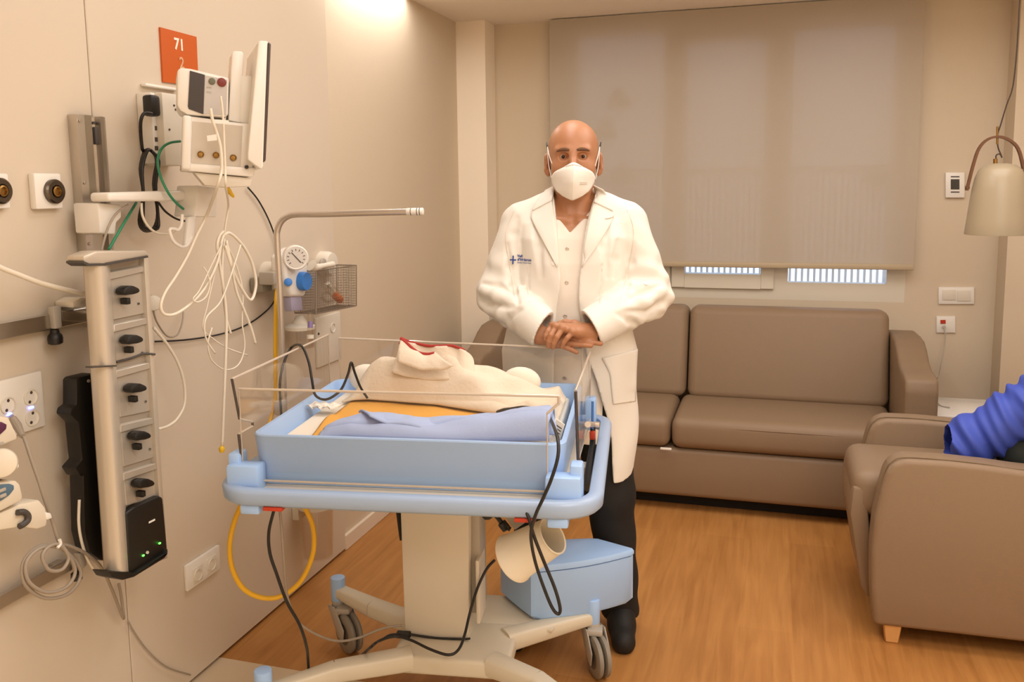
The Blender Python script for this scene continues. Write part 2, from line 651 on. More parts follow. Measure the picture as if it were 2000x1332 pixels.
# slatted white screen outside
sc = MB()
for i in range(60):
    sc.box((-1.25 + i * .034, YR + .42, 1.15), (.013, .03, .9))
sc.box((-1.30, YR + .31, .72), (.05, .22, .05)); sc.box((.86, YR + .31, .72), (.05, .22, .05))
sc.box((-.22, YR + .42, .72), (2.2, .05, .05)); sc.box((-.22, YR + .42, 1.62), (2.2, .05, .05))
tag(sc.build('balcony_railing', mat('railing_white', 'e8eef5', .5), smooth=0), 'white slatted railing outside, seen in the gap under the blind', 'railing')

# roller blind
PBd = YP(YR - .075)
bx0, bx1 = PBd.p(1075, 300)[0], PBd.p(1784, 520)[0]
bz = PBd.p(1500, 517)[2]
bl = thing('roller_blind', 'taupe translucent roller blind drawn down over the window', 'blind', ((bx0 + bx1) / 2, YR - .075, bz))
P = [[(bx0 + (bx1 - bx0) * i / 30, YR - .075 + .003 * math.sin(i * .55), bz + (2.47 - bz) * j / 12) for j in range(13)] for i in range(31)]
MB().sheet(P, .0012).build('fabric', m_blind, bl)
MB().box(((bx0 + bx1) / 2, YR - .075, bz - .003), (bx1 - bx0 + .004, .022, .03), .006).build('bottom_bar', mat('blind_bar', 'b9a688', .5), bl)
MB().cyl((bx0, YR - .040, 2.445), (bx1, YR - .040, 2.445), .025).build('roller', m_frame, bl)

# ================================================================ sofa
sofa = thing('sofa', 'taupe leatherette sofa under the window', 'sofa', (-.42, 4.33, 0))
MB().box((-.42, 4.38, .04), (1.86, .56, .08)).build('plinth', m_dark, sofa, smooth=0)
MB().box((-.42, 4.355, .19), (2.0, .73, .235), .025, 3).build('base', m_leather, sofa)
for (x0, x1) in ((-1.375, -.437), (-.431, .57)):
    c = MB().box(((x0 + x1) / 2, 4.235, .385), (x1 - x0, .53, .15), .045, 4).build('seat_cushion', m_leather, sofa)
    yy, zz = 3.972, .425
    MB().tube([(x0 + .05, yy + .006, zz), ((x0 + x1) / 2, yy - .001, zz + .002), (x1 - .05, yy + .006, zz)], .0022, 6).build('piping', m_leather, c)
for (x0, x1) in ((-1.375, -.408), (-.402, .572)):
    b = MB().prism([(x0, 4.425, .445), (x0, 4.63, .445), (x0, 4.74, .90), (x0, 4.55, .915)], (x1 - x0, 0, 0), .045, 4)
    b.build('back_cushion', m_leather, sofa)
for x0 in (-1.515, .575):
    pr = [(4.0, .075), (3.995, .64), (4.01, .69), (4.07, .702), (4.16, .706), (4.25, .73), (4.33, .775), (4.40, .80), (4.50, .805), (4.70, .80), (4.70, .075)]
    MB().prism([(x0, y, z) for y, z in pr], (.135, 0, 0), .016, 3).build('armrest', m_leather, sofa)
MB().box((-.452, 3.962, .312), (.055, .012, .012), .005).build('pull_tab', m_white, sofa)

# ================================================================ armchair
ac = thing('armchair', 'taupe leatherette recliner armchair at the right edge, facing left', 'armchair', (.78, 3.28, 0))
PN = YP(2.965)
edge_px = [(1706, 1222), (1702, 1150), (1702, 1080), (1708, 1015), (1720, 960), (1731, 922), (1744, 906), (1768, 898), (1850, 903), (1930, 912), (1998, 922)]
prof = [PN.p(*p) for p in edge_px]
prof += [np.array([1.1, 2.965, .63]), np.array([1.46, 2.965, .615]), np.array([1.48, 2.965, .58]), np.array([1.48, 2.965, .075])]
for dy in (0.0, 0.51):
    s = MB().prism([p + np.array([0, dy, 0]) for p in prof], (0, .115, 0), .018, 3).build('side_panel', m_leather, ac)
    pp = [p + np.array([0.0, dy + .02, .0015]) for p in prof[3:13]]
    MB().tube(pp, .002, 6, smooth=3).build('seam', m_seam, s)
MB().box((.765, 3.277, .475), (.95, .39, .165), .05, 4).build('seat_cushion', m_leather, ac)
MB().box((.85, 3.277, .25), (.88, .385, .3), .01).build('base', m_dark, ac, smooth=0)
MB().prism([(.292, 3.085, .50), (.335, 3.085, .50), (.352, 3.085, .36), (.378, 3.085, .12), (.352, 3.085, .10), (.33, 3.085, .14), (.285, 3.085, .40)], (0, .385, 0), .012, 2).build('footrest', m_leather, ac)
MB().prism([(1.26, 3.085, .50), (1.46, 3.085, .45), (1.68, 3.085, 1.10), (1.52, 3.085, 1.12)], (0, .385, 0), .05, 4).build('back_cushion', m_leather, ac)
for (lx, ly) in ((.423, 3.005), (1.42, 3.005), (.423, 3.545), (1.42, 3.545)):
    MB().box((lx, ly, .039), (.058, .055, .078), .003, 1, taper=(.72, .72)).build('leg', m_beech, ac)

# ================================================================ side table
st = thing('side_table', 'small side table with a white marble top beside the sofa', 'table', (.97, 4.28, 0))
m_marble = mat('white_marble', 'efe9e0', .2, var=.06, scale=5)
MB().box((.97, 4.28, .505), (.50, .36, .022), .004).build('table_top', m_marble, st)
MB().box((.97, 4.28, .247), (.06, .06, .494)).build('leg', m_dgrey, st)
MB().box((.97, 4.28, .008), (.34, .28, .016), .004).build('foot', m_dgrey, st)

# ================================================================ pendant lamp
LY = 4.0
PLp = YP(LY)
rimc = PLp.p(1946.5, 458)
topc = PLp.p(1946.5, 319)
lamp = thing('pendant_lamp', 'cream bell pendant lamp with a brown strap handle', 'lamp', rimc)
R0, Hh = .121, topc[2] - rimc[2]
prof = [(R0, 0), (R0 * 1.005, .004), (R0 * .955, Hh * .2), (R0 * .90, Hh * .42), (R0 * .835, Hh * .64), (R0 * .765, Hh * .80), (R0 * .66, Hh * .91), (R0 * .46, Hh * .975), (R0 * .2, Hh), (0, Hh)]
inner = [(0, Hh - .006), (R0 * .4, Hh * .955), (R0 * .72, Hh * .80), (R0 * .88, Hh * .42), (R0 * .985, .002)]
m_lamp = mat('lamp_enamel', 'b0a084', .32, spec=.5)
MB().lathe(prof + [(R0 * .985, 0.0)], rimc, (0, 0, 1), 48).build('lamp_shade', m_lamp, lamp, smooth=60)
MB().lathe(inner, rimc, (0, 0, 1), 48).build('shade_lining', mat('lamp_inside', 'e8dcc6', .6), lamp, smooth=60)
MB().sphere(rimc + np.array([0, 0, .12]), .03).build('bulb', m_white, lamp)
arch_px = [(1888, 372), (1893, 352), (1902, 318), (1912, 290), (1928, 273), (1950, 267), (1972, 274), (1988, 290), (1997, 320), (2003, 355), (2005, 372)]
hk = [PLp.p(*p) for p in arch_px]
hs = []
for i in range(len(hk) - 1):
    g_ = lambda k: hk[min(max(k, 0), len(hk) - 1)]
    for t in (0, .25, .5, .75):
        p0, p1, p2, p3 = g_(i - 1), g_(i), g_(i + 1), g_(i + 2)
        hs.append(.5 * (2 * p1 + (p2 - p0) * t + (2 * p0 - 5 * p1 + 4 * p2 - p3) * t * t + (3 * p1 - p0 - 3 * p2 + p3) * t ** 3))
hs.append(hk[-1])
m_strap = mat('brown_leather_strap', '6b4427', .55)
s = MB()
V, Fc = [], []
for i, p in enumerate(hs):
    t = hs[min(i + 1, len(hs) - 1)] - hs[max(i - 1, 0)]
    t /= np.linalg.norm(t)
    nrm = np.array([-t[2], 0, t[0]])
    for a, b in ((-1, -1), (1, -1), (1, 1), (-1, 1)):
        V.append(p + nrm * a * .0048 + np.array([0, b * .012, 0]))
for i in range(len(hs) - 1):
    for k in range(4):
        k2 = (k + 1) % 4
        Fc.append([i * 4 + k, i * 4 + k2, i * 4 + 4 + k2, i * 4 + 4 + k])
Fc += [[3, 2, 1, 0], [(len(hs) - 1) * 4 + k for k in range(4)]]
s.add(V, Fc).build('strap_handle', m_strap, lamp, smooth=50)
for p, sx in ((hs[0], 1), (hs[-1], -1)):
    MB().cyl(p + np.array([-.006 * sx, 0, .012]), p + np.array([.01 * sx, 0, .012]), .007, n=16).build('rivet', m_strap, lamp)
m_brass = mat('brass', '9c7a45', .3, metal=1)
MB().cyl(PLp.p(1948, 247), PLp.p(1948, 282), .0042, n=12).build('hook', m_brass, lamp)
MB().cyl(PLp.p(1944, 310), PLp.p(1944, 322), .008, n=16).build('finial', m_brass, lamp)
cord = [PLp.p(*p) for p in ((1945, 312), (1946, 303), (1953, 301), (1957, 308), (1955, 302), (1949, 286), (1949, 262), (1954, 245), (1966, 205), (1978, 170), (1985, 110), (1989, 50), (1992, 0))]
top = cord[-1].copy(); top[2] = ZC; top[0] += .008
MB().tube(cord + [top], .0026, 8).build('cord', mat('brown_cord', '3b2a1c', .6), lamp)

# ================================================================ fittings on the window wall
PW0 = YP(YR)
th = thing('thermostat', 'white wall thermostat with a dark screen behind the pendant lamp', 'thermostat', PW0.p(1865, 386))
PT = YP(YR - .018)
plate(MB(), PT, 1847, 337, 1884, 386, (0, .018, 0), .002).build('housing', m_white, th)
plate(MB(), YP(YR - .0195), 1857, 350, 1874, 370, (0, .003, 0)).build('screen', mat('lcd_dark', '3f3d36', .25), th, smooth=0)
for y in (344, 374):
    plate(MB(), YP(YR - .0187), 1857, y, 1874, y + 2.4, (0, .002, 0)).build('marking', m_dgrey, th, smooth=0)
sw = thing('light_switch', 'wide white double light switch plate on the window wall', 'switch', PW0.p(1868, 594))
plate(MB(), YP(YR - .010), 1833, 561, 1903, 594, (0, .010, 0), .002).build('plate', m_white, sw)
plate(MB(), YP(YR - .014), 1841, 566, 1867, 586, (0, .006, 0), .0015).build('rocker', m_white2, sw)
plate(MB(), YP(YR - .014), 1870, 567, 1896, 588, (0, .006, 0), .0015).build('rocker', m_white2, sw)
so = thing('call_socket', 'small white wall socket with a red button above the sofa arm', 'socket', PW0.p(1847, 650))
plate(MB(), YP(YR - .010), 1829, 618, 1866, 650, (0, .010, 0), .002).build('plate', m_white, so)
plate(MB(), YP(YR - .014), 1837, 625, 1847, 632, (0, .006, 0)).build('button', m_red, so)
MB().cyl(YP(YR - .03).p(1844, 638), YP(YR - .008).p(1844, 638), .008, n=14).build('plug', m_grey, so)
cc = [YP(YR - .03).p(1844, 639), YP(YR - .04).p(1846, 650), YP(YR - .05).p(1845, 672), YP(YR - .08).p(1838, 710), YP(YR - .12).p(1832, 738), np.array([.757, 4.43, .62]), np.array([.76, 4.36, .545]), np.array([.765, 4.28, .5205]), np.array([.80, 4.24, .5205])]
tag(MB().tube(cc, .0028, 8).build('call_cable', m_grey, None), 'thin grey cord hanging from the socket with the red button', 'cord')
# ================================================================ hospital bassinet on its trolley
BO, BY = np.array([-0.886, 2.187]), math.radians(8.44)
_bc, _bs = math.cos(BY), math.sin(BY)


def BW(u, v, z):
    return np.array([BO[0] + _bc * u - _bs * v, BO[1] + _bs * u + _bc * v, z])


def BV(v):      # plane across the bassinet
    return Plane(BW(0, v, 0), (-_bs, _bc, 0))


def BU(u):
    return Plane(BW(u, 0, 0), (_bc, _bs, 0))


def bl_(p):     # world -> bassinet frame
    d = np.array(p[:2]) - BO
    return np.array([_bc * d[0] + _bs * d[1], -_bs * d[0] + _bc * d[1], p[2]])


bas = thing('bassinet', 'wheeled hospital bassinet with pale blue tray and clear sides', 'bassinet', (BO[0], BO[1], 0), BY)


def bpart(mb, name, m, parent=None, smooth=35):
    return mb.build(name, m, parent or bas, smooth, world=False)


def rrect(u0, u1, v0, v1, r, n=8):
    pts = []
    for cu_, cv_, a0 in ((u1 - r, v1 - r, 0), (u0 + r, v1 - r, 90), (u0 + r, v0 + r, 180), (u1 - r, v0 + r, 270)):
        for k in range(n + 1):
            a = math.radians(a0 + 90 * k / n)
            pts.append((cu_ + r * math.cos(a), cv_ + r * math.sin(a)))
    return pts


def loft(mb, rings, close=True):
    """rings: lists of equally many 3-D points, joined one after the other (closed tube of rings when close)"""
    n = len(rings[0])
    V = [p for r in rings for p in r]
    Fc = []
    m = len(rings)
    for i in range(m if close else m - 1):
        j = (i + 1) % m
        for k in range(n):
            k2 = (k + 1) % n
            Fc.append([i * n + k, i * n + k2, j * n + k2, j * n + k])
    return mb.add(V, Fc)


# --- handle ring all round
rings = []
U0, U1, V0, V1, RZ = -.478, .478, -.418, .392, .83
for ins, z in ((0, RZ - .010), (.004, RZ - .002), (.012, RZ), (.026, RZ), (.034, RZ - .003), (.037, RZ - .012), (.035, RZ - .034), (.028, RZ - .042), (.010, RZ - .042), (.002, RZ - .034)):
    rings.append([(x, y, z) for x, y in rrect(U0 + ins, U1 - ins, V0 + ins, V1 - ins, .105 - ins, 10)])
bpart(loft(MB(), rings), 'handle_ring', m_lblue, smooth=50)
# --- deck under the tray
bpart(MB().box((-.005, -.015, .803), (.80, .70, .022), .006), 'deck', m_beigeplast)
bpart(MB().box((-.03, .17, .775), (.26, .2, .04), .006).box((0, -.02, .782), (.86, .05, .02)).box((-.33, 0, .782), (.04, .74, .018)).box((.33, 0, .782), (.04, .74, .018)), 'under_frame', m_grey)
# --- tray
tr = []
for (ins, z, r) in ((.012, .815, .03), (.0, .94, .04), (.002, .943, .04), (.012, .943, .035), (.014, .938, .033), (.040, .832, .03)):
    tr.append([(x, y, z) for x, y in rrect(-.402 + ins, .388 - ins, -.332 + ins, .305 - ins, r, 6)])
mb = loft(MB(), tr, close=False)
nn = len(tr[0])
mb.f.append(list(range(nn))[::-1]); mb.f.append([5 * nn + k for k in range(nn)])
bpart(mb, 'tray', m_blue, smooth=30)
# --- corner holders and rail stops
for (cu_, cv_) in ((-.405, -.352), (.385, -.352), (-.405, .325), (.385, .325)):
    sg = 1 if cu_ > 0 else -1
    h = MB().box((cu_, cv_, .836), (.085, .05, .082), .008, 2)
    h.box((cu_ + sg * .03, cv_ + (.02 if cv_ < 0 else -.02), .85), (.03, .05, .10), .006, 2)
    bpart(h, 'corner_holder', m_blue)
for cu_ in (-.375, .375):
    bpart(MB().box((cu_, -.385, .778), (.05, .045, .025), .006), 'rail_stop', m_blue)
bpart(MB().box((-.313, -.40, .7845), (.05, .03, .010), .003), 'latch', m_red)
bpart(MB().box((.300, -.40, .7845), (.05, .03, .010), .003), 'latch', m_red)
# --- mattress with its sheet
m_sheet = mat('white_sheet', 'f4ead9', .8, bump=.06, scale=90)
mt = bpart(MB().box((-.0065, -.0135, .873), (.717, .563, .072), .012, 3), 'mattress', m_sheet)

# --- clear sides, each with its polished edges
def panel(pts3, thick, name='side_panel', edges=True, edge_r=.0030):
    o = bpart(MB().prism(pts3, thick), name, m_clear, smooth=0)
    if edges:
        n = len(pts3)
        hh = np.array(thick) / 2
        P_ = [np.array(p, float) + hh for p in pts3]
        up_, fl_e = MB(), MB()
        for a_, b_ in zip(P_, P_[1:] + P_[:1]):
            steep = abs(b_[2] - a_[2]) > .6 * np.linalg.norm(b_ - a_)
            steep = steep and edge_r > .0031 and a_[1] < -.2 and b_[1] < -.2
            (up_ if steep else fl_e).tube([a_, b_], edge_r if steep else (.0032 if abs(b_[2] - a_[2]) < .1 else .0018), 8, smooth=0)
        bpart(fl_e, 'edge', m_edge, o)
        if up_.v:
            lab(bpart(up_, 'edge', m_edged, o), 'dark upright edge')
    return o


panel([(-.418, -.345, .83), (-.418, -.345, 1.062), (.374, -.345, 1.062), (.374, -.345, 1.045), (.346, -.345, 1.02), (.346, -.345, .83)], (0, .005, 0))
panel([(-.395, .312, .83), (-.395, .312, 1.072), (.385, .312, 1.050), (.385, .312, .83)], (0, .005, 0))
pl = BU(-.424)
lp = [bl_(pl.p(*q)) for q in ((451, 740), (466, 818), (491, 824), (492, 832), (464, 848))]
panel([tuple(p) for p in lp] + [(-.424, -.335, .845), (-.424, .29, .83), (-.424, .29, 1.087)], (.005, 0, 0), edge_r=.0034)
rp = [bl_(BU(.409).p(*q)) for q in ((1122, 763), (1127, 898))]
panel([tuple(rp[0]), tuple(rp[1]), (.409, .29, .835), (.409, .29, 1.045)], (.005, 0, 0), edge_r=.0040)
# --- right-hand tilt strap with its blue pin
sp_ = BU(.43)
stp = [bl_(sp_.p(*q)) for q in ((1158, 830), (1157, 872), (1152, 920), (1149, 952))]
bpart(MB().tube(stp, [.007, .009, .014, .014], 10), 'damper', m_black)
bpart(MB().cyl(bl_(sp_.p(1157.5, 784)), bl_(sp_.p(1157, 838)), .0035, n=10), 'pin', mat('dark_blue_plastic', '3b6cae', .4))
bpart(MB().box(bl_(sp_.p(1157, 850)), (.016, .014, .024), .003), 'pin_clip', m_red)
bpart(MB().box(bl_(sp_.p(1158, 829)), (.04, .02, .014), .004).cyl(bl_(sp_.p(1148, 829)), bl_(sp_.p(1168, 829)), .008, n=12), 'bracket', m_steel)
bpart(MB().tube([bl_(BV(.30).p(775, 955)), bl_(BV(.30).p(779, 1000)), bl_(BV(.30).p(783, 1055))], [.012, .010, .004], 8), 'damper', m_black)

# --- column, hub and legs
c0, c1 = -.143, .056
bpart(MB().prism([(c0, .10, .185), (c1, .10, .185), (c1 + .012, .10, .80), (c0 - .004, .10, .80)], (0, .15, 0), .006, 2), 'column', m_beigeplast)
bpart(MB().box((c1 + .018, .185, .53), (.03, .10, .54), .004), 'column_slide', m_grey)
bpart(MB().box((c1 + .030, .150, .345), (.012, .10, .20), .004), 'column_cover', m_beigeplast)
m_base_ = mat('trolley_base_paint', 'd9cdb6', .38)
bpart(MB().box((-.04, .175, .155), (.23, .17, .05), .008).box((.02, .10, .165), (.35, .23, .055), .012, 3), 'hub', m_base_)
legs = (((-.10, .015, .172), (-.30, -.08, .172), (-.462, -.20, .165)),
        ((.14, .015, .172), (.28, -.06, .172), (.43, -.19, .165)),
        ((-.10, .19, .172), (-.30, .285, .178), (-.452, .372, .185)),
        ((.16, .15, .172), (.28, .235, .172), (.416, .325, .172)))
for L in legs:
    a, b = np.array(L[0]), np.array(L[2])
    mb = MB()
    for p, q in ((L[0], L[1]), (L[1], L[2])):
        p, q = np.array(p), np.array(q)
        d = q - p; d /= np.linalg.norm(d)
        sd = np.array([-d[1], d[0], 0]); up = np.array([0, 0, 1.0])
        w0, h0 = (.034, .030) if p is not None and np.allclose(p, a) else (.030, .026)
        w1, h1 = (.030, .026) if np.allclose(q, np.array(L[1])) else (.021, .020)
        V = []
        for (c, w_, h_) in ((p, w0, h0), (q, w1, h1)):
            for k in range(16):
                an = 2 * math.pi * k / 16
                cx_, sx_ = math.cos(an), math.sin(an)
                V.append(c + sd * w_ * math.copysign(abs(cx_) ** .5, cx_) + up * h_ * math.copysign(abs(sx_) ** .5, sx_))
        Fc = [[k, (k + 1) % 16, 16 + (k + 1) % 16, 16 + k] for k in range(16)] + [list(range(16))[::-1], list(range(16, 32))]
        mb.add(V, Fc)
    bpart(mb, 'base_leg', m_base_, smooth=40)
cast = [((-.462, -.20), (.045, -.045)), ((.430, -.19), (.03, -.05)), ((-.452, .372), (.052, -.050)), ((.416, .325), (.022, -.048))]
m_wheel = mat('caster_tread', '8f8678', .5)
m_wheel2 = mat('caster_disc', '5e564c', .5)
for (cu_, cv_), (du, dv) in cast:
    d = np.array([du, dv]); d /= np.linalg.norm(d); sd = np.array([-d[1], d[0], 0])
    wc = np.array([cu_ + du, cv_ + dv, .066])
    f = MB()
    f.cyl((cu_, cv_, .118), (cu_, cv_, .158), .024, n=20, bevel=.004)
    for s in (-1, 1):
        f.prism([np.array([cu_, cv_, .140]) + sd * s * .028 + np.array([*(-d * .024), 0]), np.array([cu_, cv_, .148]) + sd * s * .028 + np.array([*(d * .03), 0]),
                 wc + sd * s * .028 + np.array([*(d * .022), .022]), wc + sd * s * .028 + np.array([*(d * .012), -.022]), wc + sd * s * .028 + np.array([*(-d * .022), -.012])], sd * s * .005, .003, 2)
    f.box(wc + np.array([*(-d * .03), .072]), (.05, .05, .02), .006)
    fo = bpart(f, 'caster', m_grey)
    bpart(MB().cyl((cu_, cv_, .155), (cu_, cv_, .236), .0245, n=24, bevel=.004), 'cap', m_blue, fo)
    w_ = MB()
    for s in (-1, 1):
        w_.lathe([(.036, -.009), (.056, -.010), (.064, -.006), (.066, 0), (.064, .006), (.056, .010), (.036, .009)], wc + sd * s * .013, sd, 36)
    bpart(w_, 'wheel', m_wheel, fo)
    bpart(MB().cyl(wc - sd * .022, wc + sd * .022, .040, n=28), 'wheel_disc', m_wheel2, fo)
# --- storage box on its shelf
bpart(MB().prism([(.04, .20, .178), (.30, .20, .178), (.36, .40, .178), (.06, .40, .178)], (0, 0, .012), .003), 'shelf', m_base_)
A, B, C, D = (.237, .232), (.552, .402), (.42, .475), (.10, .405)
def boxring(k, z, bulge=.02):
    c = np.array([(A[0] + B[0] + C[0] + D[0]) / 4, (A[1] + B[1] + C[1] + D[1]) / 4])
    pts = []
    for p, q, bg in ((A, B, bulge), (B, C, .0), (C, D, 0), (D, A, .004)):
        p, q = np.array(p), np.array(q)
        d = q - p; nrm = np.array([d[1], -d[0]]) / np.linalg.norm(d)
        for t in np.linspace(0.06, .94, 9):
            x = p + d * t + nrm * bg * math.sin(math.pi * t)
            pts.append((*(c + (x - c) * k), z))
    return pts
bx = loft(MB(), [boxring(.93, .192), boxring(1.0, .205), boxring(1.0, .352), boxring(.97, .352)], close=False)
n36 = 36
bx.f.append(list(range(n36))[::-1]); bx.f.append([3 * n36 + k for k in range(n36)])
sb = bpart(bx, 'storage_box', m_blue)
ld = loft(MB(), [boxring(.98, .354), boxring(1.015, .356), boxring(1.015, .366), boxring(.985, .374), boxring(.8, .378)], close=False)
ld.f.append(list(range(n36))[::-1]); ld.f.append([4 * n36 + k for k in range(n36)])
bpart(ld, 'lid', m_blue, sb)
bpart(MB().cyl((.13, .36, .40), (.155, .34, .40), .012, n=14), 'lid_hinge', m_blue, sb)

# --- bent steel pole behind the left end, with its end cap
PV = BV(.40)
pp = [bl_(PV.p(*q)) for q in ((557, 905), (555, 800), (550, 650), (546, 560), (541, 470))]
pp += [bl_(PV.p(*q)) for q in ((542, 449), (549, 433), (562, 423), (582, 419), (640, 418), (720, 415.5), (826, 413))]
for p in pp:
    p[1] = .40
pole = bpart(MB().tube(pp, .0104, 14, smooth=4), 'pole', m_steel)
q0, q1 = bl_(PV.p(794, 413.6)), bl_(PV.p(827, 412.8))
bpart(MB().cyl(q0, q1, .0117, n=18, bevel=.002), 'pole_end', m_white, pole)
for t in (.25, .62, .78):
    c = q0 + (q1 - q0) * t
    bpart(MB().cyl(c, c + (q1 - q0) * .04, .0121, n=18), 'marking', m_dgrey, pole)
bpart(MB().box((pp[0][0], .385, .82), (.032, .04, .05), .006), 'pole_clamp', m_grey)
bpart(MB().cyl(pp[0], pp[0] - np.array([0, 0, .12]), .0092, n=14), 'pole_foot', m_steel)

# ================================================================ bedding inside the tray (loose things)
def blanket_field(name, label, cat, m, u0, u1, v0, v1, hfun, base, nu=60, nv=40, th=.006):
    P = [[BW(u0 + (u1 - u0) * i / nu, v0 + (v1 - v0) * j / nv, max(base, hfun(u0 + (u1 - u0) * i / nu, v0 + (v1 - v0) * j / nv))) for j in range(nv + 1)] for i in range(nu + 1)]
    o = MB().sheet(P, -th).build(name, m, None, smooth=180)
    return tag(o, label, cat)


def sstep(a, b, x):
    t = min(1, max(0, (x - a) / (b - a)))
    return t * t * (3 - 2 * t)


m_cream = mat('cream_towelling', 'dfcfb8', .9, bump=.35, scale=90)
pk = [bl_(BV(.155).p(*q)) for q in ((676, 776), (692, 760), (706, 742), (722, 722), (742, 709), (772, 699), (800, 692), (836, 692), (870, 698), (910, 706), (950, 717), (1000, 738), (1040, 754), (1075, 768), (1105, 790))]
pu, pz = [p[0] for p in pk], [p[2] for p in pk]
MB0 = .9205


def mound(u, v):
    z = float(np.interp(u, pu, pz)) - MB0
    side = sstep(-.315, -.27, u) * (1 - sstep(.32, .345, u))
    vf = float(np.interp(u, (-.30, -.24, -.026, .192, .308, .36), (.10, .118, .078, -.018, -.10, -.14)))
    vb, vc = .220, .155
    if v < vf or v > vb:
        return 0
    t = (vc - v) / (vc - vf) if v < vc else (v - vc) / (vb - vc)
    prof = max(0, 1 - t ** 1.7)
    if v > vc:
        prof = max(0, 1 - t ** 3.0)
    fold = .0075 * math.sin(52 * (v + .45 * u) + 2.2 * math.sin(9 * u)) + .0045 * math.sin(85 * (v - .3 * u) + 1.3 + 2 * math.sin(13 * u)) + .006 * math.sin(27 * u - 30 * v + 1.5 * math.sin(17 * v))
    q = min(1, (v - vf) / .045)
    roll = .026 * math.sqrt(max(0, 1 - (1 - min(1, (v - vf) / .026)) ** 2)) * (1 - .35 * math.exp(-((v - vf - .05) / .012) ** 2))
    hgt = max(max(0, z) * prof, roll)
    return MB0 + side * (hgt + fold * q)


Pm = []
for i in range(151):
    u = -.315 + .66 * i / 150
    vf = float(np.interp(u, (-.30, -.24, -.026, .192, .308, .36), (.10, .118, .078, -.018, -.10, -.14)))
    Pm.append([BW(u, vf + .0002 + (.220 - vf) * j / 100, max(MB0 + .0005, mound(u, vf + .0002 + (.220 - vf) * j / 100))) for j in range(101)])
cover = tag(MB().sheet(Pm, .004).build('baby_blanket', m_cream, None, smooth=180), 'cream towelling blanket heaped up in the middle of the bassinet tray', 'blanket')
# the blanket's folded corner with a red hem standing up at the back
hm = [(783, 660), (800, 668), (838, 676), (884, 675), (905, 682), (924, 702)]
PH = BV(.165)
top = [bl_(PH.p(x, y)) for x, y in hm]
low = [bl_(PH.p(x, y)) for x, y in ((775, 720), (800, 728), (845, 735), (890, 735), (915, 735), (935, 735))]
nd = 24
tr_, lr_ = [], []
for k in range(nd + 1):
    s = k / nd * (len(top) - 1); i = min(int(s), len(top) - 2); f_ = s - i
    tr_.append(top[i] * (1 - f_) + top[i + 1] * f_); lr_.append(low[i] * (1 - f_) + low[i + 1] * f_)
Q = []
for k in range(nd + 1):
    row = []
    for j in range(13):
        f_ = j / 12
        p = tr_[k] * (1 - f_) + lr_[k] * f_
        p = p + np.array([0, -.055 * f_ ** 1.2 + .006 * math.sin(k * .9) * (1 - f_), 0])
        row.append(BW(*p))
    Q.append(row)
cor = MB().sheet(Q, .005).build('blanket_corner', m_cream, cover, smooth=180)
m_hem = mat('red_hem', 'a8342c', .8)
h1 = [BW(*(p + np.array([0, -.004, .001]))) for p in tr_[:21]]
MB().tube(h1, .0042, 8, smooth=0).build('hem', m_hem, cover)
PH2 = BV(.125)
h2 = [PH2.p(x, y) for x, y in ((784, 661), (796, 671), (808, 682), (822, 690), (838, 692), (850, 690))]
h3 = [PH2.p(x, y) for x, y in ((783, 668), (797, 678), (812, 690), (828, 696), (848, 697))]
Q = []
for k in range(20):
    s = k / 19
    a = h2[0] + (h2[-1] - h2[0]) * 0
    i2 = s * 5; i = min(int(i2), 4); f_ = i2 - i
    a = h2[i] * (1 - f_) + h2[i + 1] * f_
    lo_ = [BV(.085).p(x, y) for x, y in ((776, 706), (798, 716), (822, 722), (846, 724), (868, 722), (886, 716))]
    b_ = lo_[i] * (1 - f_) + lo_[i + 1] * f_
    Q.append([a * (1 - t) + b_ * t + np.array([0, -.006 * math.sin(3.1 * t), .004 * math.sin(3.1 * t) + .002 * math.sin(k * .8 + 5 * t)]) for t in np.linspace(0, 1, 9)])
MB().sheet(Q, .004).build('blanket_fold', m_cream, cover, smooth=180)
MB().tube([p + np.array([0, -.005, .001]) for p in h2], .0055, 8).build('hem', m_hem, cover)
MB().tube([p + np.array([0, -.012, 0]) for p in h3], .0042, 8).build('hem', m_hem, cover)
# white pillow lumps under the blanket ends
m_wht = mat('white_towel', 'f7ecda', .85, bump=.12, scale=160)
pb = BV(.250)
tag(MB().sphere((0, 0, 0), 1, 24).build('x', m_wht, None), 'white rolled towel behind the right end of the cream blanket', 'towel')
o = bpy.context.scene.objects[-1] if False else [q for q in bpy.data.objects if q.name.startswith('x')][0]
o.name = 'rolled_towel'
c = pb.p(1018, 724)
RT = .957
o.data.transform(Matrix.Translation((0, 0, -1)) if o.location.z == -1 else Matrix.Identity(4))
vs = np.array([v.co[:] for v in o.data.vertices])
o.data.transform(Matrix.Translation((0, 0, -float(vs[:, 2].min() + vs[:, 2].max()) / 2)))
o.data.transform(Matrix.Diagonal((.062, .026, .046, 1)))
o.location = (c[0], c[1], RT)
o2 = o.copy(); o2.data = o.data.copy(); COL.objects.link(o2)
c = pb.p(712, 728)
RT = .957
o2.location = (c[0] + .01, c[1], RT)
tag(o2, 'white rolled towel behind the left end of the cream blanket', 'towel')

# orange sheet lying flat, its near left edge curled down
m_or = mat('orange_cotton', 'e2a545', .8, bump=.12, scale=180, var=.05)
def orange(u, v):
    el_ = -.262 - .02 * math.sin(5 * (v + .29))
    lip = .018 * math.exp(-((u - el_ - .008) / .010) ** 2) * (1 - sstep(-.10, -.02, v))
    return .9125 + lip + .0008 * math.sin(50 * u + 30 * v)


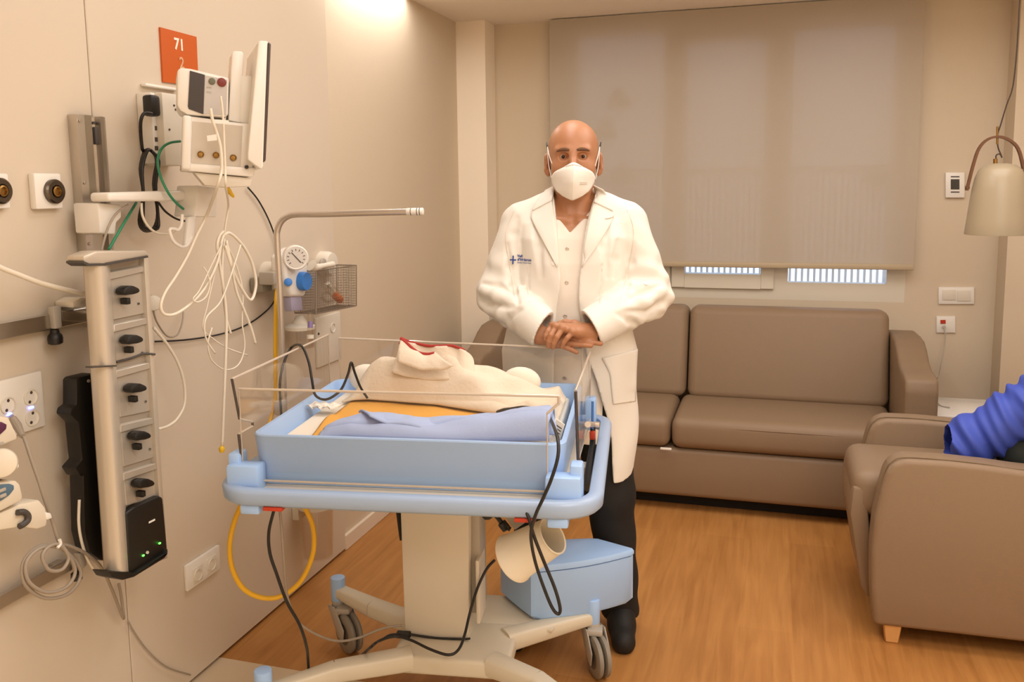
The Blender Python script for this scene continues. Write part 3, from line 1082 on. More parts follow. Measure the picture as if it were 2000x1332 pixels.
Pg = [[BW((-.262 - .02 * math.sin(5 * (v + .29)) - .012 * sstep(-.28, -.05, v)) * (1 - i / 50) + .22 * i / 50, v,
          orange((-.262 - .02 * math.sin(5 * (v + .29))) * (1 - i / 50) + .22 * i / 50, v)) for v in np.linspace(-.285, .16, 40)] for i in range(51)]
tag(MB().sheet(Pg, -.004).build('orange_sheet', m_or, None, smooth=180), 'orange cotton sheet between the cream and the blue blankets', 'sheet')

# folded pale blue blanket along the near side
m_bb = mat('pale_blue_cotton', 'a9bbe2', .85, bump=.10, scale=170, var=.04)
tp = [bl_(BV(-.20).p(*q)) for q in ((622, 862), (636, 836), (660, 822), (700, 812), (760, 812), (830, 822), (900, 818), (960, 812), (1020, 800), (1070, 796), (1098, 812), (1108, 850))]
tu, tz = [p[0] for p in tp], [p[2] for p in tp]


def bb(u, v):
    z = float(np.interp(u, tu, tz)) - MB0
    t = (v + .215) / .075
    prof = max(0, 1 - abs(t) ** 3.0) ** .45 if abs(t) < 1 else 0
    crease = -.012 * math.exp(-((v + .235 - .02 * math.sin(u * 9)) / .007) ** 2) * sstep(-.26, -.2, u)
    fold = .004 * math.sin(60 * (v + .25 * u)) * sstep(-.1, .2, u) + .0025 * math.sin(34 * u + 40 * v)
    lip_ = sstep(tu[0], tu[0] + .03, u)
    return MB0 + max(0, z) * prof + (crease + fold) * prof * lip_


blue = blanket_field('folded_blanket', 'pale blue folded cotton blanket along the near side of the tray', 'blanket', m_bb, tu[0] + .034, min(tu[-1], .345), -.289, -.138, bb, MB0 + .0005, 110, 50, .004)
# its loose top layer trailing over the orange sheet
T0 = [(700, 806), (740, 811), (800, 815), (850, 822), (900, 817), (950, 810), (985, 806), (1030, 797), (1075, 795)]
T1 = [(722, 816), (760, 829), (810, 833), (860, 846), (905, 838), (950, 835), (1000, 842), (1040, 850), (1090, 850)]
Q = []
for k in range(49):
    s = k / 48 * 8; i = min(int(s), 7); f_ = s - i
    a2 = np.array(T0[i]) * (1 - f_) + np.array(T0[i + 1]) * f_
    b2 = np.array(T1[i]) * (1 - f_) + np.array(T1[i + 1]) * f_
    a = BV(-.145).p(*a2); b_ = BV(-.262).p(*b2)
    row = []
    for j in range(9):
        t = j / 8
        p = a * (1 - t) + b_ * t
        p[2] += .010 * math.sin(math.pi * t) + .002 * math.sin(k * .7 + j)
        row.append(p)
    Q.append(row)
MB().sheet(Q, .004).build('top_fold', m_bb, blue, smooth=180)
# crumpled tissue and a paper tag
m_tis = mat('white_tissue', 'f6efe4', .9)
q = ZP(.925).p(633, 797)
ts = MB()
for i in range(5):
    P = []
    for a in range(9):
        row = []
        for b in range(9):
            row.append(q + np.array([(a - 4) * .0055 + .012 * (i - 2), (b - 4) * .006 + .004 * math.sin(i * 2.1),     .008 + .007 * math.sin(a * 1.1 + i) * math.cos(b * .9 + i * 1.7)]))
        P.append(row)
    ts.sheet(P, .001)
tag(ts.build('tissue', m_tis, None, smooth=180), 'crumpled white tissue at the left end of the mattress', 'tissue')
q = [ZP(z_).p(*p_) for p_, z_ in (((1086, 852), .935), (1098, 818), ) if False] if False else None
a, b, c, d = (BV(-.20).p(*p_) for p_ in ((1087, 819), (1103, 830), (1094, 862), (1077, 853)))
tg = MB().prism([a, b, c, d], (0.0, .002, .001)).build('paper_tag', m_wht, None, smooth=0)
tag(tg, 'small white paper tag by the right end of the pale blue blanket', 'tag')
ex_, ey_ = b - a, a - d
for k in range(4):
    o_ = a + (d - a) * (.25 + .16 * k) + ex_ * .5 + np.array([0, -.0012, 0])
    MB().prism([o_ - ex_ * .3, o_ + ex_ * .3, o_ + ex_ * .3 - ey_ * .04, o_ - ex_ * .3 - ey_ * .04], (0, .001, 0)).build('print_line', m_dgrey, tg, smooth=0)

# ================================================================ examination lamp under the rail
PE = BV(-.24)
el = thing('examination_lamp', 'cream lamp shade on a black knob arm, hanging under the bassinet rail', 'lamp', PE.p(1040, 1060))
c1_, c2_ = BV(-.27).p(1003, 1090), BV(-.26).p(1098, 1040)
ax = c2_ - c1_
ax = ax / np.linalg.norm(ax)
ax_t = ax * .9 + np.array([0, -.32, .12]); ax_t /= np.linalg.norm(ax_t)
Lc = np.linalg.norm(c2_ - c1_)
m_shade = mat('cream_shade', 'e9dcc4', .5)
s0 = c1_ - ax_t * .004
MB().lathe([(.060, 0), (.0625, .002), (.0625, .007), (.059, .010), (.047, Lc - .012), (.046, Lc - .006), (.0475, Lc - .002), (.046, Lc), (.043, Lc - .002), (.042, Lc - .012), (.055, .010), (.058, 0), (.060, 0)], s0, ax_t, 48).build('shade', m_shade, el, smooth=50)
MB().cyl(c1_ + ax_t * .03, c1_ + ax_t * .06, .03, n=20).build('bulb_holder', m_grey, el)
PK = BV(-.2)
MB().prism([PK.p(934, 993), PK.p(958, 990), PK.p(976, 992), PK.p(970, 1005), PK.p(956, 1016), PK.p(946, 1017), PK.p(935, 1004)], (0, .02, 0), .004).build('knob', m_black, el)
MB().tube([PK.p(962, 1000), PK.p(973, 1012), PK.p(984, 1026), PK.p(997, 1034)], .006, 10).build('arm', m_black, el)
MB().cyl(PK.p(979, 1020), PK.p(990, 1034), .012, n=16, bevel=.003).build('joint', m_black, el)
MB().tube([PK.p(955, 1000), PK.p(955, 985), PK.p(957, 975)], .008, 10).build('rail_hook', m_black, el)
MB().prism([PK.p(985, 1010), PK.p(1035, 992), PK.p(1060, 996), PK.p(1005, 1036)], (0, .015, 0), .003).build('bracket', m_grey, el)
# ================================================================ left wall: sign, sockets, rails, outlets
m_sign = mat('orange_sign_board', 'c95c1a', .4)
m_sw = mat('sign_white', 'f6ead8', .5)
m_swf = mat('sign_faded_white', 'd9a981', .5)
W0, W1 = WP(0), WP(.006)
sg = thing('room_sign', 'square orange wall sign with a white number above the monitor', 'sign', W0.p(350, 160))
MB().prism([W1.p(313, 53), W1.p(384, 72), W1.p(388, 168), W1.p(319, 160)], (-.006, 0, 0)).build('board', m_sign, sg, smooth=0)
ey_ = W1.p(350, 98) - W1.p(350, 78)
text_mesh('number', '71', .047, WP(.007).p(350, 88), (0, 1, 0), (0, 0, 1), m_sw, sg, wt=.0012)
text_mesh('number', '2', .046, WP(.007).p(355, 124), (0, 1, 0), (0, 0, 1), m_swf, sg, wt=.0008)


def wplate(mb, x0, y0, x1, y1, off, th, bevel=0.0):
    """upright rectangle on the wall from two photo corners (left top, right bottom)"""
    a, b = WP(off).p(x0, y0), WP(off).p(x1, y1)
    return mb.box((XL + off - th / 2, (a[1] + b[1]) / 2, (a[2] + b[2]) / 2), (th, abs(b[1] - a[1]), abs(a[2] - b[2])), bevel)


# gas outlets
for i, (x0, x1, cx, cy) in enumerate(((-52, 22, -2, 373), (66, 124, 104, 374))):
    g = thing('gas_outlet', ('square white gas outlet cut by the left edge of the photo' if i == 0 else 'square white gas outlet with a chrome ring left of the aluminium rail'), 'gas outlet', W0.p(cx, 408))
    wplate(MB(), x0, 338, x1, 407, .02, .02, .004).build('plate', m_white, g)
    c = WP(.02).p(cx, cy)
    X = np.array([1.0, 0, 0])
    MB().lathe([(.030, 0), (.030, .008), (.026, .012), (.016, .012), (.014, .006), (0, .006)], c, X, 32).build('ring', mat('dark_chrome', '6b6259', .25, metal=1), g)
    MB().lathe([(.013, .005), (.013, .014), (.009, .015), (.007, .010), (0, .010)], c, X, 24).build('valve', m_brass, g)
# upper equipment rail with its clamp
ra, rb = WP(.03).p(0, 631), WP(.03).p(0, 664)
yr = WP(.03).p(176, 610)[1]
rail = thing('equipment_rail', 'upper flat grey equipment rail on the left wall', 'rail', (XL, 1.55, rb[2]))
MB().box((XL + .025, (.9 + yr) / 2, (ra[2] + rb[2]) / 2), (.010, yr - .9, ra[2] - rb[2]), .002, 1).build('bar', m_alu, rail)
for y in (1.1, 1.72):
    MB().box((XL + .010, y, (ra[2] + rb[2]) / 2), (.02, .03, .03)).build('spacer', m_alu, rail)
W5 = WP(.045)
ck = thing('rail_clamp', 'grey clamp with a black screw knob on the upper rail', 'clamp', W5.p(113, 645))
MB().prism([W5.p(104, 600), W5.p(120, 597), W5.p(122, 640), W5.p(109, 643)], (-.02, 0, 0), .003).build('jaw', m_grey, ck)
MB().prism([W5.p(121, 607), W5.p(182, 608), W5.p(184, 629), W5.p(122, 627)], (-.024, 0, 0), .003).build('arm', m_alu, ck)
c = W5.p(114, 644)
MB().lathe([(.004, .012), (.004, .002), (.010, 0), (.011, -.008), (.0165, -.014), (.018, -.022), (.017, -.034), (.012, -.037), (0, -.037)], c - np.array([.012, 0, 0]), (0, 0, 1), 20).build('knob', m_black, ck)
# lower equipment rail
ra, rb = WP(.03).p(0, 1163), WP(.03).p(0, 1192)
yr = WP(.03).p(140, 1088)[1]
rail2 = thing('equipment_rail', 'lower flat grey equipment rail behind the coiled cable', 'rail', (XL, 1.4, rb[2]))
MB().box((XL + .025, (.9 + yr) / 2, (ra[2] + rb[2]) / 2), (.010, yr - .9, ra[2] - rb[2]), .002, 1).build('bar', m_alu, rail2)
for y in (1.1, yr - .03):
    MB().box((XL + .010, y, (ra[2] + rb[2]) / 2), (.02, .03, .03)).build('spacer', m_alu, rail2)
W4 = WP(.05)
ck2 = thing('rail_clamp', 'grey clamp with a dark knob on the lower rail', 'clamp', W4.p(157, 1140))
MB().prism([W4.p(155, 1082), W4.p(168, 1076), W4.p(170, 1104), W4.p(160, 1112)], (-.02, 0, 0), .002).build('jaw', m_grey, ck2)
MB().lathe([(.004, .012), (.005, 0), (.013, -.006), (.014, -.022), (.009, -.025), (0, -.025)], W4.p(156, 1116) - np.array([.012, 0, 0]), (0, 0, 1), 20).build('knob', m_black, ck2)

# socket plates
m_led = mat('blue_light', '7f8cff', .4, emit='8a93ff', estr=3.0)
m_hole = mat('socket_hole', '4c4036', .6)


def socket(name, lbl, rect, sockets, leds):
    s = thing(name, lbl, 'socket', W0.p((rect[0] + rect[2]) / 2, rect[3]))
    wplate(MB(), *rect, .012, .012, .003).build('plate', m_white, s)
    for (x, y) in sockets:
        c = WP(.0125).p(x, y)
        r = .020
        so_ = MB().lathe([(r, 0), (r, .0025), (r * .9, .003), (r * .88, -.003), (0, -.003)], c, (1, 0, 0), 28).build('outlet', m_white2, s)
        h = MB()
        for dy in (-.0095, .0095):
            h.cyl(c + np.array([-.002, dy * .2, dy]), c + np.array([-.0002, dy * .2, dy]), .0034, n=10)
        h.build('holes', m_hole, so_)
    for (x, y) in leds:
        c = WP(.014).p(x, y)
        MB().box(c, (.004, .018, .009), .002).build('indicator_light', m_led, s)
    return s


sk = socket('wall_socket', 'large white double socket plate with blue lights at the left edge', (-60, 765, 80, 812), (), ())
for o in list(sk.children):
    bpy.data.objects.remove(o)
a_, b_ = WP(.012).p(-70, 760), WP(.012).p(81, 724)
z1, z0 = b_[2], WP(.012).p(75, 836)[2]
MB().box((XL + .006, (b_[1] - .14 + b_[1]) / 2 - .035, (z0 + z1) / 2), (.012, .21, z1 - z0), .003).build('plate', m_white, sk)
for (x, y) in ((15, 792), (60, 776), (63, 816), (18, 838)):
    c = WP(.0125).p(x, y); r = .0205
    so_ = MB().lathe([(r, 0), (r, .0025), (r * .9, .003), (r * .88, -.003), (0, -.003)], c, (1, 0, 0), 28).build('outlet', m_white2, sk)
    h = MB()
    for dz in (-.011, .011):
        h.cyl(c + np.array([-.004, dz * .3, dz]), c + np.array([-.0002, dz * .3, dz]), .004, n=10)
    h.build('holes', m_hole, so_)
for (x, y) in ((18, 809), (61, 796)):
    MB().box(WP(.014).p(x, y), (.006, .014, .007), .002).build('indicator_light', m_led, sk)
ls = thing('wall_socket', 'low white double socket plate left of the yellow hose', 'socket', W0.p(395, 1160))
p1, p2, p3 = WP(.012).p(364, 1106), WP(.012).p(429, 1066), WP(.012).p(364, 1158)
MB().box((XL + .006, (p1[1] + p2[1]) / 2, (p1[2] + p3[2]) / 2), (.012, p2[1] - p1[1], p1[2] - p3[2]), .003).build('plate', m_white, ls)
for (x, y) in ((386, 1122), (413, 1102)):
    c = WP(.013).p(x, y)
    so_ = MB().box(c, (.003, .048, .05), .001).build('outlet', m_white2, ls)
    MB().lathe([(.0195, 0), (.0195, .003), (.018, .0035), (.0175, -.001), (0, -.001)], c + np.array([.0015, 0, 0]), (1, 0, 0), 24).build('recess', m_white2, so_)
    MB().cyl(c + np.array([.0005, .002, -.009]), c + np.array([.0012, .002, -.009]), .004, n=10).build('hole', m_hole, so_)

# aluminium upright on the wall above the tower
up = thing('wall_channel', 'vertical aluminium channel on the wall behind the monitor arm', 'channel', W0.p(190, 490))
pts = [(150, 228), (161, 224.5), (176, 228), (194, 229), (210, 231)]
z1, z0 = 1.745, WP(.03).p(175, 500)[2]
ys = [WP(.03).p(x, y)[1] for x, y in ((150, 228), (162, 228), (176, 228), (183, 228), (194, 228), (202, 228), (212, 228))]
prf = [(ys[0], 0), (ys[0], .030), (ys[1], .034), (ys[2], .034), (ys[2] + .003, .014), (ys[4], .014), (ys[4] + .003, .030), (ys[5], .030), (ys[6] - .004, .022), (ys[6], 0)]
MB().prism([(XL + x, y, z0) for y, x in prf], (0, 0, z1 - z0)).build('extrusion', m_alu, up, smooth=0)
for (x, y) in ((156, 236), (165, 357), (175, 476)):
    c = WP(.032).p(x, y)
    MB().cyl(c, c + np.array([.004, 0, 0]), .004, n=12).build('bolt', m_steel, up)
MB().box(WP(.018).p(187, 265), (.008, .012, .045), .002).build('slot_insert', m_dgrey, up)
MB().cyl(WP(.016).p(184, 240), WP(.022).p(184, 240), .004, n=10).build('bolt', m_dgrey, up)

# power supply unit on the wall behind the monitor
WS = WP(.075)
ps = thing('power_unit', 'white mains distribution box on the wall under the orange sign', 'power box', W0.p(318, 328))
def wbox(mb, plane_off, x0, y0, x1, y1, th, bevel=.003):
    a, b = WP(plane_off).p(x0, y0), WP(plane_off).p(x1, y1)
    return mb.box((XL + plane_off - th / 2, (a[1] + b[1]) / 2, (a[2] + b[2]) / 2), (th, abs(b[1] - a[1]), abs(a[2] - b[2])), bevel)
wbox(MB(), .02, 285, 162, 352, 178, .02).build('wall_strip', m_white, ps)
wbox(MB(), .075, 316, 180, 372, 324, .075, .004).build('housing', m_white2, ps)
wbox(MB(), .05, 294, 180, 318, 320, .05, .004).build('socket_strip', m_white, ps)
for y in (246, 268, 285, 300):
    wbox(MB(), .0515, 303, y, 311, y + 9, .004, 0).build('slot', m_dgrey, ps)
for (x, y) in ((340, 206), (343, 214), (331, 253)):
    MB().cyl(WP(.074).p(x, y), WP(.077).p(x, y), .003, n=10).build('screw', m_dgrey, ps)
pg = wbox(MB(), .085, 295, 184, 316, 228, .033, .008).build('power_plug', m_black, None)
tag(pg, 'black mains plug in the white distribution box', 'plug')

# ================================================================ patient monitor
mo = np.array([-1.44, 1.93, 1.75])
mn = np.array([.63, -.777, 0.0])                 # the side that faces the room
MP = Plane(mo, mn)
MPo = lambda d: Plane(mo + mn * d, mn)
back = -mn
mon = thing('patient_monitor', 'white patient monitor seen from its side, on a wall arm', 'monitor', MP.p(420, 335))
# rear housing (lower body)
MB().prism([MP.p(362, 225), MP.p(470, 240), MP.p(497, 240), MP.p(494, 345), MP.p(484, 342), MP.p(357, 331)], back * .21, .006, 2).build('body', m_white, mon)
MB().prism([MPo(.0015).p(376, 237), MPo(.0015).p(474, 246), MPo(.0015).p(470, 325), MPo(.0015).p(374, 318)], back * .003).build('connector_panel', mat('panel_grey', 'cfc3b2', .5), mon, smooth=0)
MB().prism([MPo(.012).p(357, 224), MPo(.012).p(375, 226), MPo(.012).p(373, 333), MPo(.012).p(354, 331)], back * .06, .007, 3).build('column_edge', m_white, mon)
MB().prism([MPo(.006).p(355, 318), MPo(.006).p(480, 326), MPo(.006).p(500, 328), MPo(.006).p(494, 346), MPo(.006).p(354, 333)], back * .18, .005, 2).build('foot', m_white, mon)
for (x, y) in ((392, 301.5), (422, 303), (455.5, 308)):
    c = MPo(.0015).p(x, y)
    j = MB().lathe([(.0085, -.002), (.0085, .004), (.0065, .005), (.0055, .001), (0, .001)], c, mn, 20).build('gold_jack', m_brass, mon)
    MB().cyl(c, c + mn * .007, .0025, n=10).build('pin', m_brass, j)
# measuring module on top
m_mod = mat('module_front_grey', 'c9c2bb', .45)
md = MB().prism([MPo(.004).p(346, 138), MPo(.004).p(352, 132), MPo(.004).p(372, 134), MPo(.004).p(447, 152), MPo(.004).p(446, 224), MPo(.004).p(440, 229), MPo(.004).p(366, 224), MPo(.004).p(352, 216), MPo(.004).p(346, 206)], back * .16, .005, 2).build('module', m_white, mon)
MB().prism([MPo(.0065).p(371, 138), MPo(.0065).p(400, 146), MPo(.0065).p(397, 223), MPo(.0065).p(369, 213), MPo(.0065).p(367, 208)], back * .003).build('display', mat('module_screen', '3a302c', .25), md, smooth=0)
MB().prism([MPo(.0062).p(401, 147), MPo(.0062).p(444, 156), MPo(.0062).p(442, 224), MPo(.0062).p(398, 222)], back * .003).build('front', m_mod, md, smooth=0)
for (x, y, r, m_) in ((414, 159, .0085, mat('olive_button', '6d6a52', .5)), (433, 161, .0115, mat('dark_red_button', '7c2a22', .45))):
    MB().cyl(MPo(.006).p(x, y), MPo(.006).p(x, y) + mn * .004, r, n=24, bevel=.0015).build('button', m_, md)
for (x, y) in ((407, 169), (407, 178)):
    MB().prism([MPo(.0068).p(x - 4, y), MPo(.0068).p(x + 6, y + 1), MPo(.0068).p(x + 6, y + 3.5), MPo(.0068).p(x - 4, y + 2.5)], back * .0006).build('marking', m_grey, md, smooth=0)
# handle fin and screen
MB().prism([MPo(-.02).p(453, 103), MPo(-.02).p(457, 99), MPo(-.02).p(472, 100), MPo(-.02).p(476, 105), MPo(-.02).p(470, 240), MPo(-.02).p(446, 235)], back * .10, .006, 2).build('handle', m_white, mon)
MB().prism([MPo(-.02).p(470, 146), MPo(-.02).p(494, 148), MPo(-.02).p(490, 242), MPo(-.02).p(468, 240)], back * .12, .005, 2).build('neck', m_white, mon)
SP = MPo(.05)
scr = MB().prism([SP.p(504, 82), SP.p(508, 79), SP.p(523, 80), SP.p(514, 326), SP.p(510, 331), SP.p(484, 312), SP.p(484, 300)], back * .30, .006, 3).build('screen_housing', m_white, mon)
MB().prism([SP.p(523.5, 82), SP.p(529.5, 85), SP.p(519, 314), SP.p(513.5, 318)], back * .30, .002, 1).build('bezel', mat('bezel_brown', '4a3a30', .3), scr)
c = MPo(.014).p(482, 326)
MB().cyl(c, c - mn * .01, .005, n=14).build('screw', m_black, mon)
# mount under the monitor
MB().prism([MPo(-.01).p(378, 336), MPo(-.01).p(493, 348), MPo(-.01).p(490, 364), MPo(-.01).p(440, 366), MPo(-.01).p(400, 362)], back * .12, .003).build('mount_plate', m_white2, mon)

# swing arm from the wall channel to the monitor
arm = thing('monitor_arm', 'white swing arm carrying the monitor from the wall channel', 'arm', W0.p(250, 400))
WA = WP(.15)
MB().prism([WA.p(212, 376), WA.p(385, 371), WA.p(388, 391), WA.p(330, 393), WA.p(213, 394)], (-.06, 0, 0), .008, 3).build('beam', m_white, arm)
WB_ = WP(.11)
MB().prism([WB_.p(191, 396), WB_.p(238, 400), WB_.p(238, 425), WB_.p(228, 435), WB_.p(226, 458), WB_.p(196, 456)], (-.078, 0, 0), .005, 2).build('bracket', m_white, arm)
ME_ = WP(.19)
MB().prism([ME_.p(386, 362), ME_.p(424, 366), ME_.p(424, 424), ME_.p(412, 424), ME_.p(380, 423), ME_.p(383, 402), ME_.p(384, 390)], (-.07, 0, 0), .005, 2).build('joint', m_white, arm)
MB().prism([ME_.p(369, 424), ME_.p(383, 421), ME_.p(379, 470), ME_.p(366, 482), ME_.p(362, 480)], (-.012, 0, 0), .003, 2).build('hook_plate', m_white, arm)
MB().tube([ME_.p(356, 419), ME_.p(354, 440), ME_.p(347, 449), ME_.p(341, 447), ME_.p(331, 449), ME_.p(338, 470), ME_.p(350, 480), ME_.p(358, 482), ME_.p(366, 478), ME_.p(374, 462)], .0045, 10).build('cable_hook', m_white, arm)

# ================================================================ docking tower for infusion pumps
tw = thing('pump_tower', 'tall aluminium docking tower with five black pump clamps', 'tower', WP(.1).p(250, 1135))
WT = WP(.19)
m_tower = mat('tower_profile', 'cfc3b1', .33, metal=.35)
# coordinates: near edge on plane WT
T = lambda x, y, o=.19: WP(o).p(x, y)
# rounded front profile (nearest edge)
fy0, fy1 = T(181, 520)[1], T(214, 520)[1]
prf = []
top_z, bot_z = T(200, 512)[2], T(235, 1118)[2]
pl_, pr_ = [T(171, 512), T(215, 512)], [T(213, 1120), T(254, 1118)]
mb = MB()
a0, a1, b1, b0 = pl_[0], pl_[1], pr_[1], pr_[0]
n = 12
V, Fc = [], []
for (l, r) in ((a0, a1), (b0, b1)):
    for k in range(n + 1):
        t = k / n
        p = l * (1 - t) + r * t
        bulge = .026 * math.sin(math.pi * t)
        V.append(p + np.array([bulge, -bulge * .6, 0]))
    V.append(r + np.array([-.03, .01, 0])); V.append(l + np.array([-.022, .01, 0]))
m_ = n + 3
for k in range(m_):
    k2 = (k + 1) % m_
    Fc.append([k, k2, m_ + k2, m_ + k])
Fc += [list(range(m_))[::-1], [m_ + k for k in range(m_)]]
mb.add(V, Fc)
mb.build('front_profile', m_tower, tw, smooth=50)
# recessed module face and the far edge strip
MB().prism([T(214, 512, .185), T(286, 500, .185), T(327, 1090, .185), T(253, 1118, .185)], (-.08, 0, 0)).build('housing', mat('tower_inner', 'a99c8b', .5, metal=.2), tw, smooth=0)
MB().prism([T(281, 503, .20), T(290, 501, .20), T(320, 985, .20), T(312, 985, .20)], (-.115, 0, 0), .002).build('rear_profile', m_tower, tw)
# cap
MB().prism([T(163, 500, .215), T(188, 490, .215), T(285, 488, .215), T(290, 494, .215), T(288, 502, .215), T(200, 517, .215), T(172, 517, .215), T(164, 511, .215)], (-.05, 0, 0), .006, 2).build('cap', m_tower, tw)
MB().prism([T(164, 510, .217), T(175, 515, .217), T(204, 514, .217), T(289, 499, .217), T(290, 503, .217), T(205, 519, .217), T(173, 520, .217), T(163, 514, .217)], (-.05, 0, 0)).build('cap_gasket', m_dgrey, tw, smooth=0)
MB().prism([T(180, 716, .222), T(228, 713, .222), T(228, 716, .222), T(180, 719, .222)], (-.02, 0, 0)).build('joint_strip', m_dgrey, tw, smooth=0)
MB().tube([T(227, 707, .192), T(255, 700, .192), T(280, 691, .192), T(303, 692, .205)], .003, 8).build('joint_strip', m_dgrey, tw)
# five modules
m_modp = mat('module_plate', 'c2b8a9', .4, metal=.45)
mods = [((213, 530), (283, 517), (293, 610), (221, 625)), ((222, 632), (293, 618), (300, 690), (226, 706)), ((226, 722), (302, 704), (308, 800), (235, 815)),
        ((235, 828), (308, 812), (313, 890), (241, 912)), ((241, 922), (314, 900), (318, 968), (247, 988))]
kn = [(257, 567, 245, 588), (264, 663, 252, 683), (271, 758, 260, 779), (279, 851, 268, 872), (286, 944, 275, 964)]
for q, (kx, ky, bx_, by_) in zip(mods, kn):
    p = MB().prism([T(*c, .190) for c in q], (-.012, 0, 0), .0015, 1).build('pump_slot', m_modp, tw, smooth=30)
    MB().prism([T(q[0][0] + 1, q[0][1] + 2, .196), T(q[1][0] - 1, q[1][1] + 2, .196), T(q[1][0] - 1, q[1][1] + 14, .196), T(q[0][0] + 1, q[0][1] + 17, .196)], (-.008, 0, 0), .0015, 1).build('ledge', m_modp, p)
    kp = [T(kx + dx, ky + dy, .222) for dx, dy in ((-15, 4), (-13, -4), (-5, -9), (5, -9), (14, -5), (18, 0), (15, 5), (6, 8), (-4, 9), (-11, 10))]
    k_ = MB().prism(kp, (-.028, 0, 0), .004, 2).build('clamp_knob', m_black, p)
    MB().box(T(bx_, by_, .205), (.022, .012, .016), .002).build('clamp_foot', m_black, k_)
    MB().cyl(T(kx + 14, ky + 26, .189), T(kx + 14, ky + 26, .193), .003, n=10).build('screw', m_dgrey, p)
# black supply box at the foot
bb_ = MB().prism([T(246, 1002, .205), T(262, 990, .205), T(311, 968, .205), T(319, 972, .205), T(328, 1072, .205), T(322, 1084, .205), T(262, 1122, .205), T(252, 1120, .205)], (-.045, 0, 0), .006, 3).build('supply_box', m_black, tw)
MB().prism([T(212, 1116, .218), T(254, 1117, .218), T(264, 1120, .218), T(326, 1082, .218), T(328, 1072, .218), T(328, 1080, .218), T(322, 1090, .218), T(262, 1127, .218), T(240, 1133, .218), T(220, 1128, .218)], (-.05, 0, 0), .003).build('foot_cap', m_black, tw)
m_gled = mat('green_light', '5df05a', .4, emit='58f04c', estr=4.0)
for (x, y) in ((312, 1061), (280, 1085)):
    MB().box(T(x, y, .207), (.004, .006, .004), .001).build('indicator_light', m_gled, bb_)
MB().cyl(T(288, 1079, .203), T(288, 1079, .208), .004, n=12).build('switch', m_grey, bb_)
MB().prism([T(291, 1019, .2065), T(303, 1013, .2065), T(303, 1016.5, .2065), T(291, 1022.5, .2065)], (-.001, 0, 0)).build('marking', m_white, bb_, smooth=0)
# black rear spine with two lugs
Tb = lambda x, y: WP(.085).p(x, y)
MB().prism([Tb(150, 742), Tb(155, 737), Tb(187, 729), Tb(205, 740), Tb(232, 1096), Tb(198, 1095), Tb(176, 1080), Tb(166, 1040), Tb(163, 930), Tb(157, 930), Tb(147, 914), Tb(161, 898), Tb(154, 826), Tb(137, 809), Tb(140, 798), Tb(150, 790)], (-.045, 0, 0), .004, 2).build('rear_spine', m_black, tw)
MB().cyl(Tb(172, 744), Tb(172, 744) + np.array([.003, 0, 0]), .004, n=10).build('screw', m_grey, tw)
# wall bracket behind it
MB().box((XL + .05, WP(.05).p(205, 620)[1] + .02, WP(.05).p(205, 620)[2]), (.10, .09, .05), .004).build('wall_bracket', m_grey, tw)
MB().box((XL + .006, WP(.006).p(152, 912)[1], WP(.006).p(152, 912)[2]), (.012, .05, .09), .003).build('wall_foot', m_white, tw)

# ================================================================ syringe pumps at the lower left edge
m_pb = mat('pump_beige', 'e3d6c0', .4)
m_pur = mat('purple_pad', '5c2a4a', .45)
m_teal = mat('teal_pad', '5a7486', .45)
Q = lambda x, y, o=.16: WP(o).p(x, y)
pmp = thing('syringe_pump', 'upper cream pump with a purple pad at the left edge', 'pump', Q(10, 900))
MB().prism([Q(-60, 805), Q(18, 814), Q(34, 848), Q(36, 858), Q(0, 872), Q(-60, 880)], (-.12, 0, 0), .006, 2).build('body', m_pb, pmp)
MB().prism([Q(-40, 826, .164), Q(4, 824, .164), Q(14, 829, .164), Q(13, 838, .164), Q(0, 850, .164), Q(-40, 856, .164)], (-.006, 0, 0), .002).build('pad', m_pur, pmp)
MB().prism([Q(-60, 876, .162), Q(8, 862, .162), Q(10, 868, .162), Q(-60, 886, .162)], (-.05, 0, 0), .002).build('ledge', m_grey, pmp)
MB().cyl(Q(2, 905, .10), Q(2, 905, .17), .032, n=28, bevel=.008).build('clamp_wheel', m_pb, pmp)
MB().prism([Q(18, 908, .15), Q(38, 906, .15), Q(38, 914, .15), Q(18, 917, .15)], (-.03, 0, 0), .003).build('lever', m_white, pmp)
pm2 = thing('syringe_pump', 'lower cream pump with a blue grey pad at the left edge', 'pump', Q(10, 1000))
MB().prism([Q(-60, 948), Q(32, 938), Q(40, 946), Q(46, 972), Q(40, 980), Q(0, 1000), Q(-60, 1020)], (-.12, 0, 0), .006, 2).build('body', m_pb, pm2)
MB().prism([Q(-40, 950, .164), Q(20, 945, .164), Q(28, 948, .164), Q(28, 956, .164), Q(18, 968, .164), Q(0, 980, .164), Q(-40, 990, .164)], (-.006, 0, 0), .002).build('pad', m_teal, pm2)
for (x, y) in ((5, 957), (6, 968)):
    MB().box(Q(x, y, .165), (.004, .016, .008), .002).build('key', m_grey, pm2)
MB().prism([Q(-60, 1028, .15), Q(40, 984, .15), Q(78, 976, .15), Q(90, 992, .15), Q(94, 1010, .15), Q(92, 1028, .15), Q(74, 1034, .15), Q(40, 1030, .15), Q(-60, 1046, .15)], (-.06, 0, 0), .006, 2).build('pole_clamp', m_pb, pm2)
MB().prism([Q(88, 1000, .152), Q(100, 1002, .152), Q(103, 1012, .152), Q(92, 1016, .152)], (-.04, 0, 0), .003).build('lever', m_white, pm2)
MB().tube([Q(34, 1001, .156), Q(46, 1000, .156), Q(54, 1006, .156), Q(54, 1016, .156), Q(46, 1024, .156), Q(38, 1028, .156)], .007, 10).build('clamp_handle', m_dgrey, pm2)

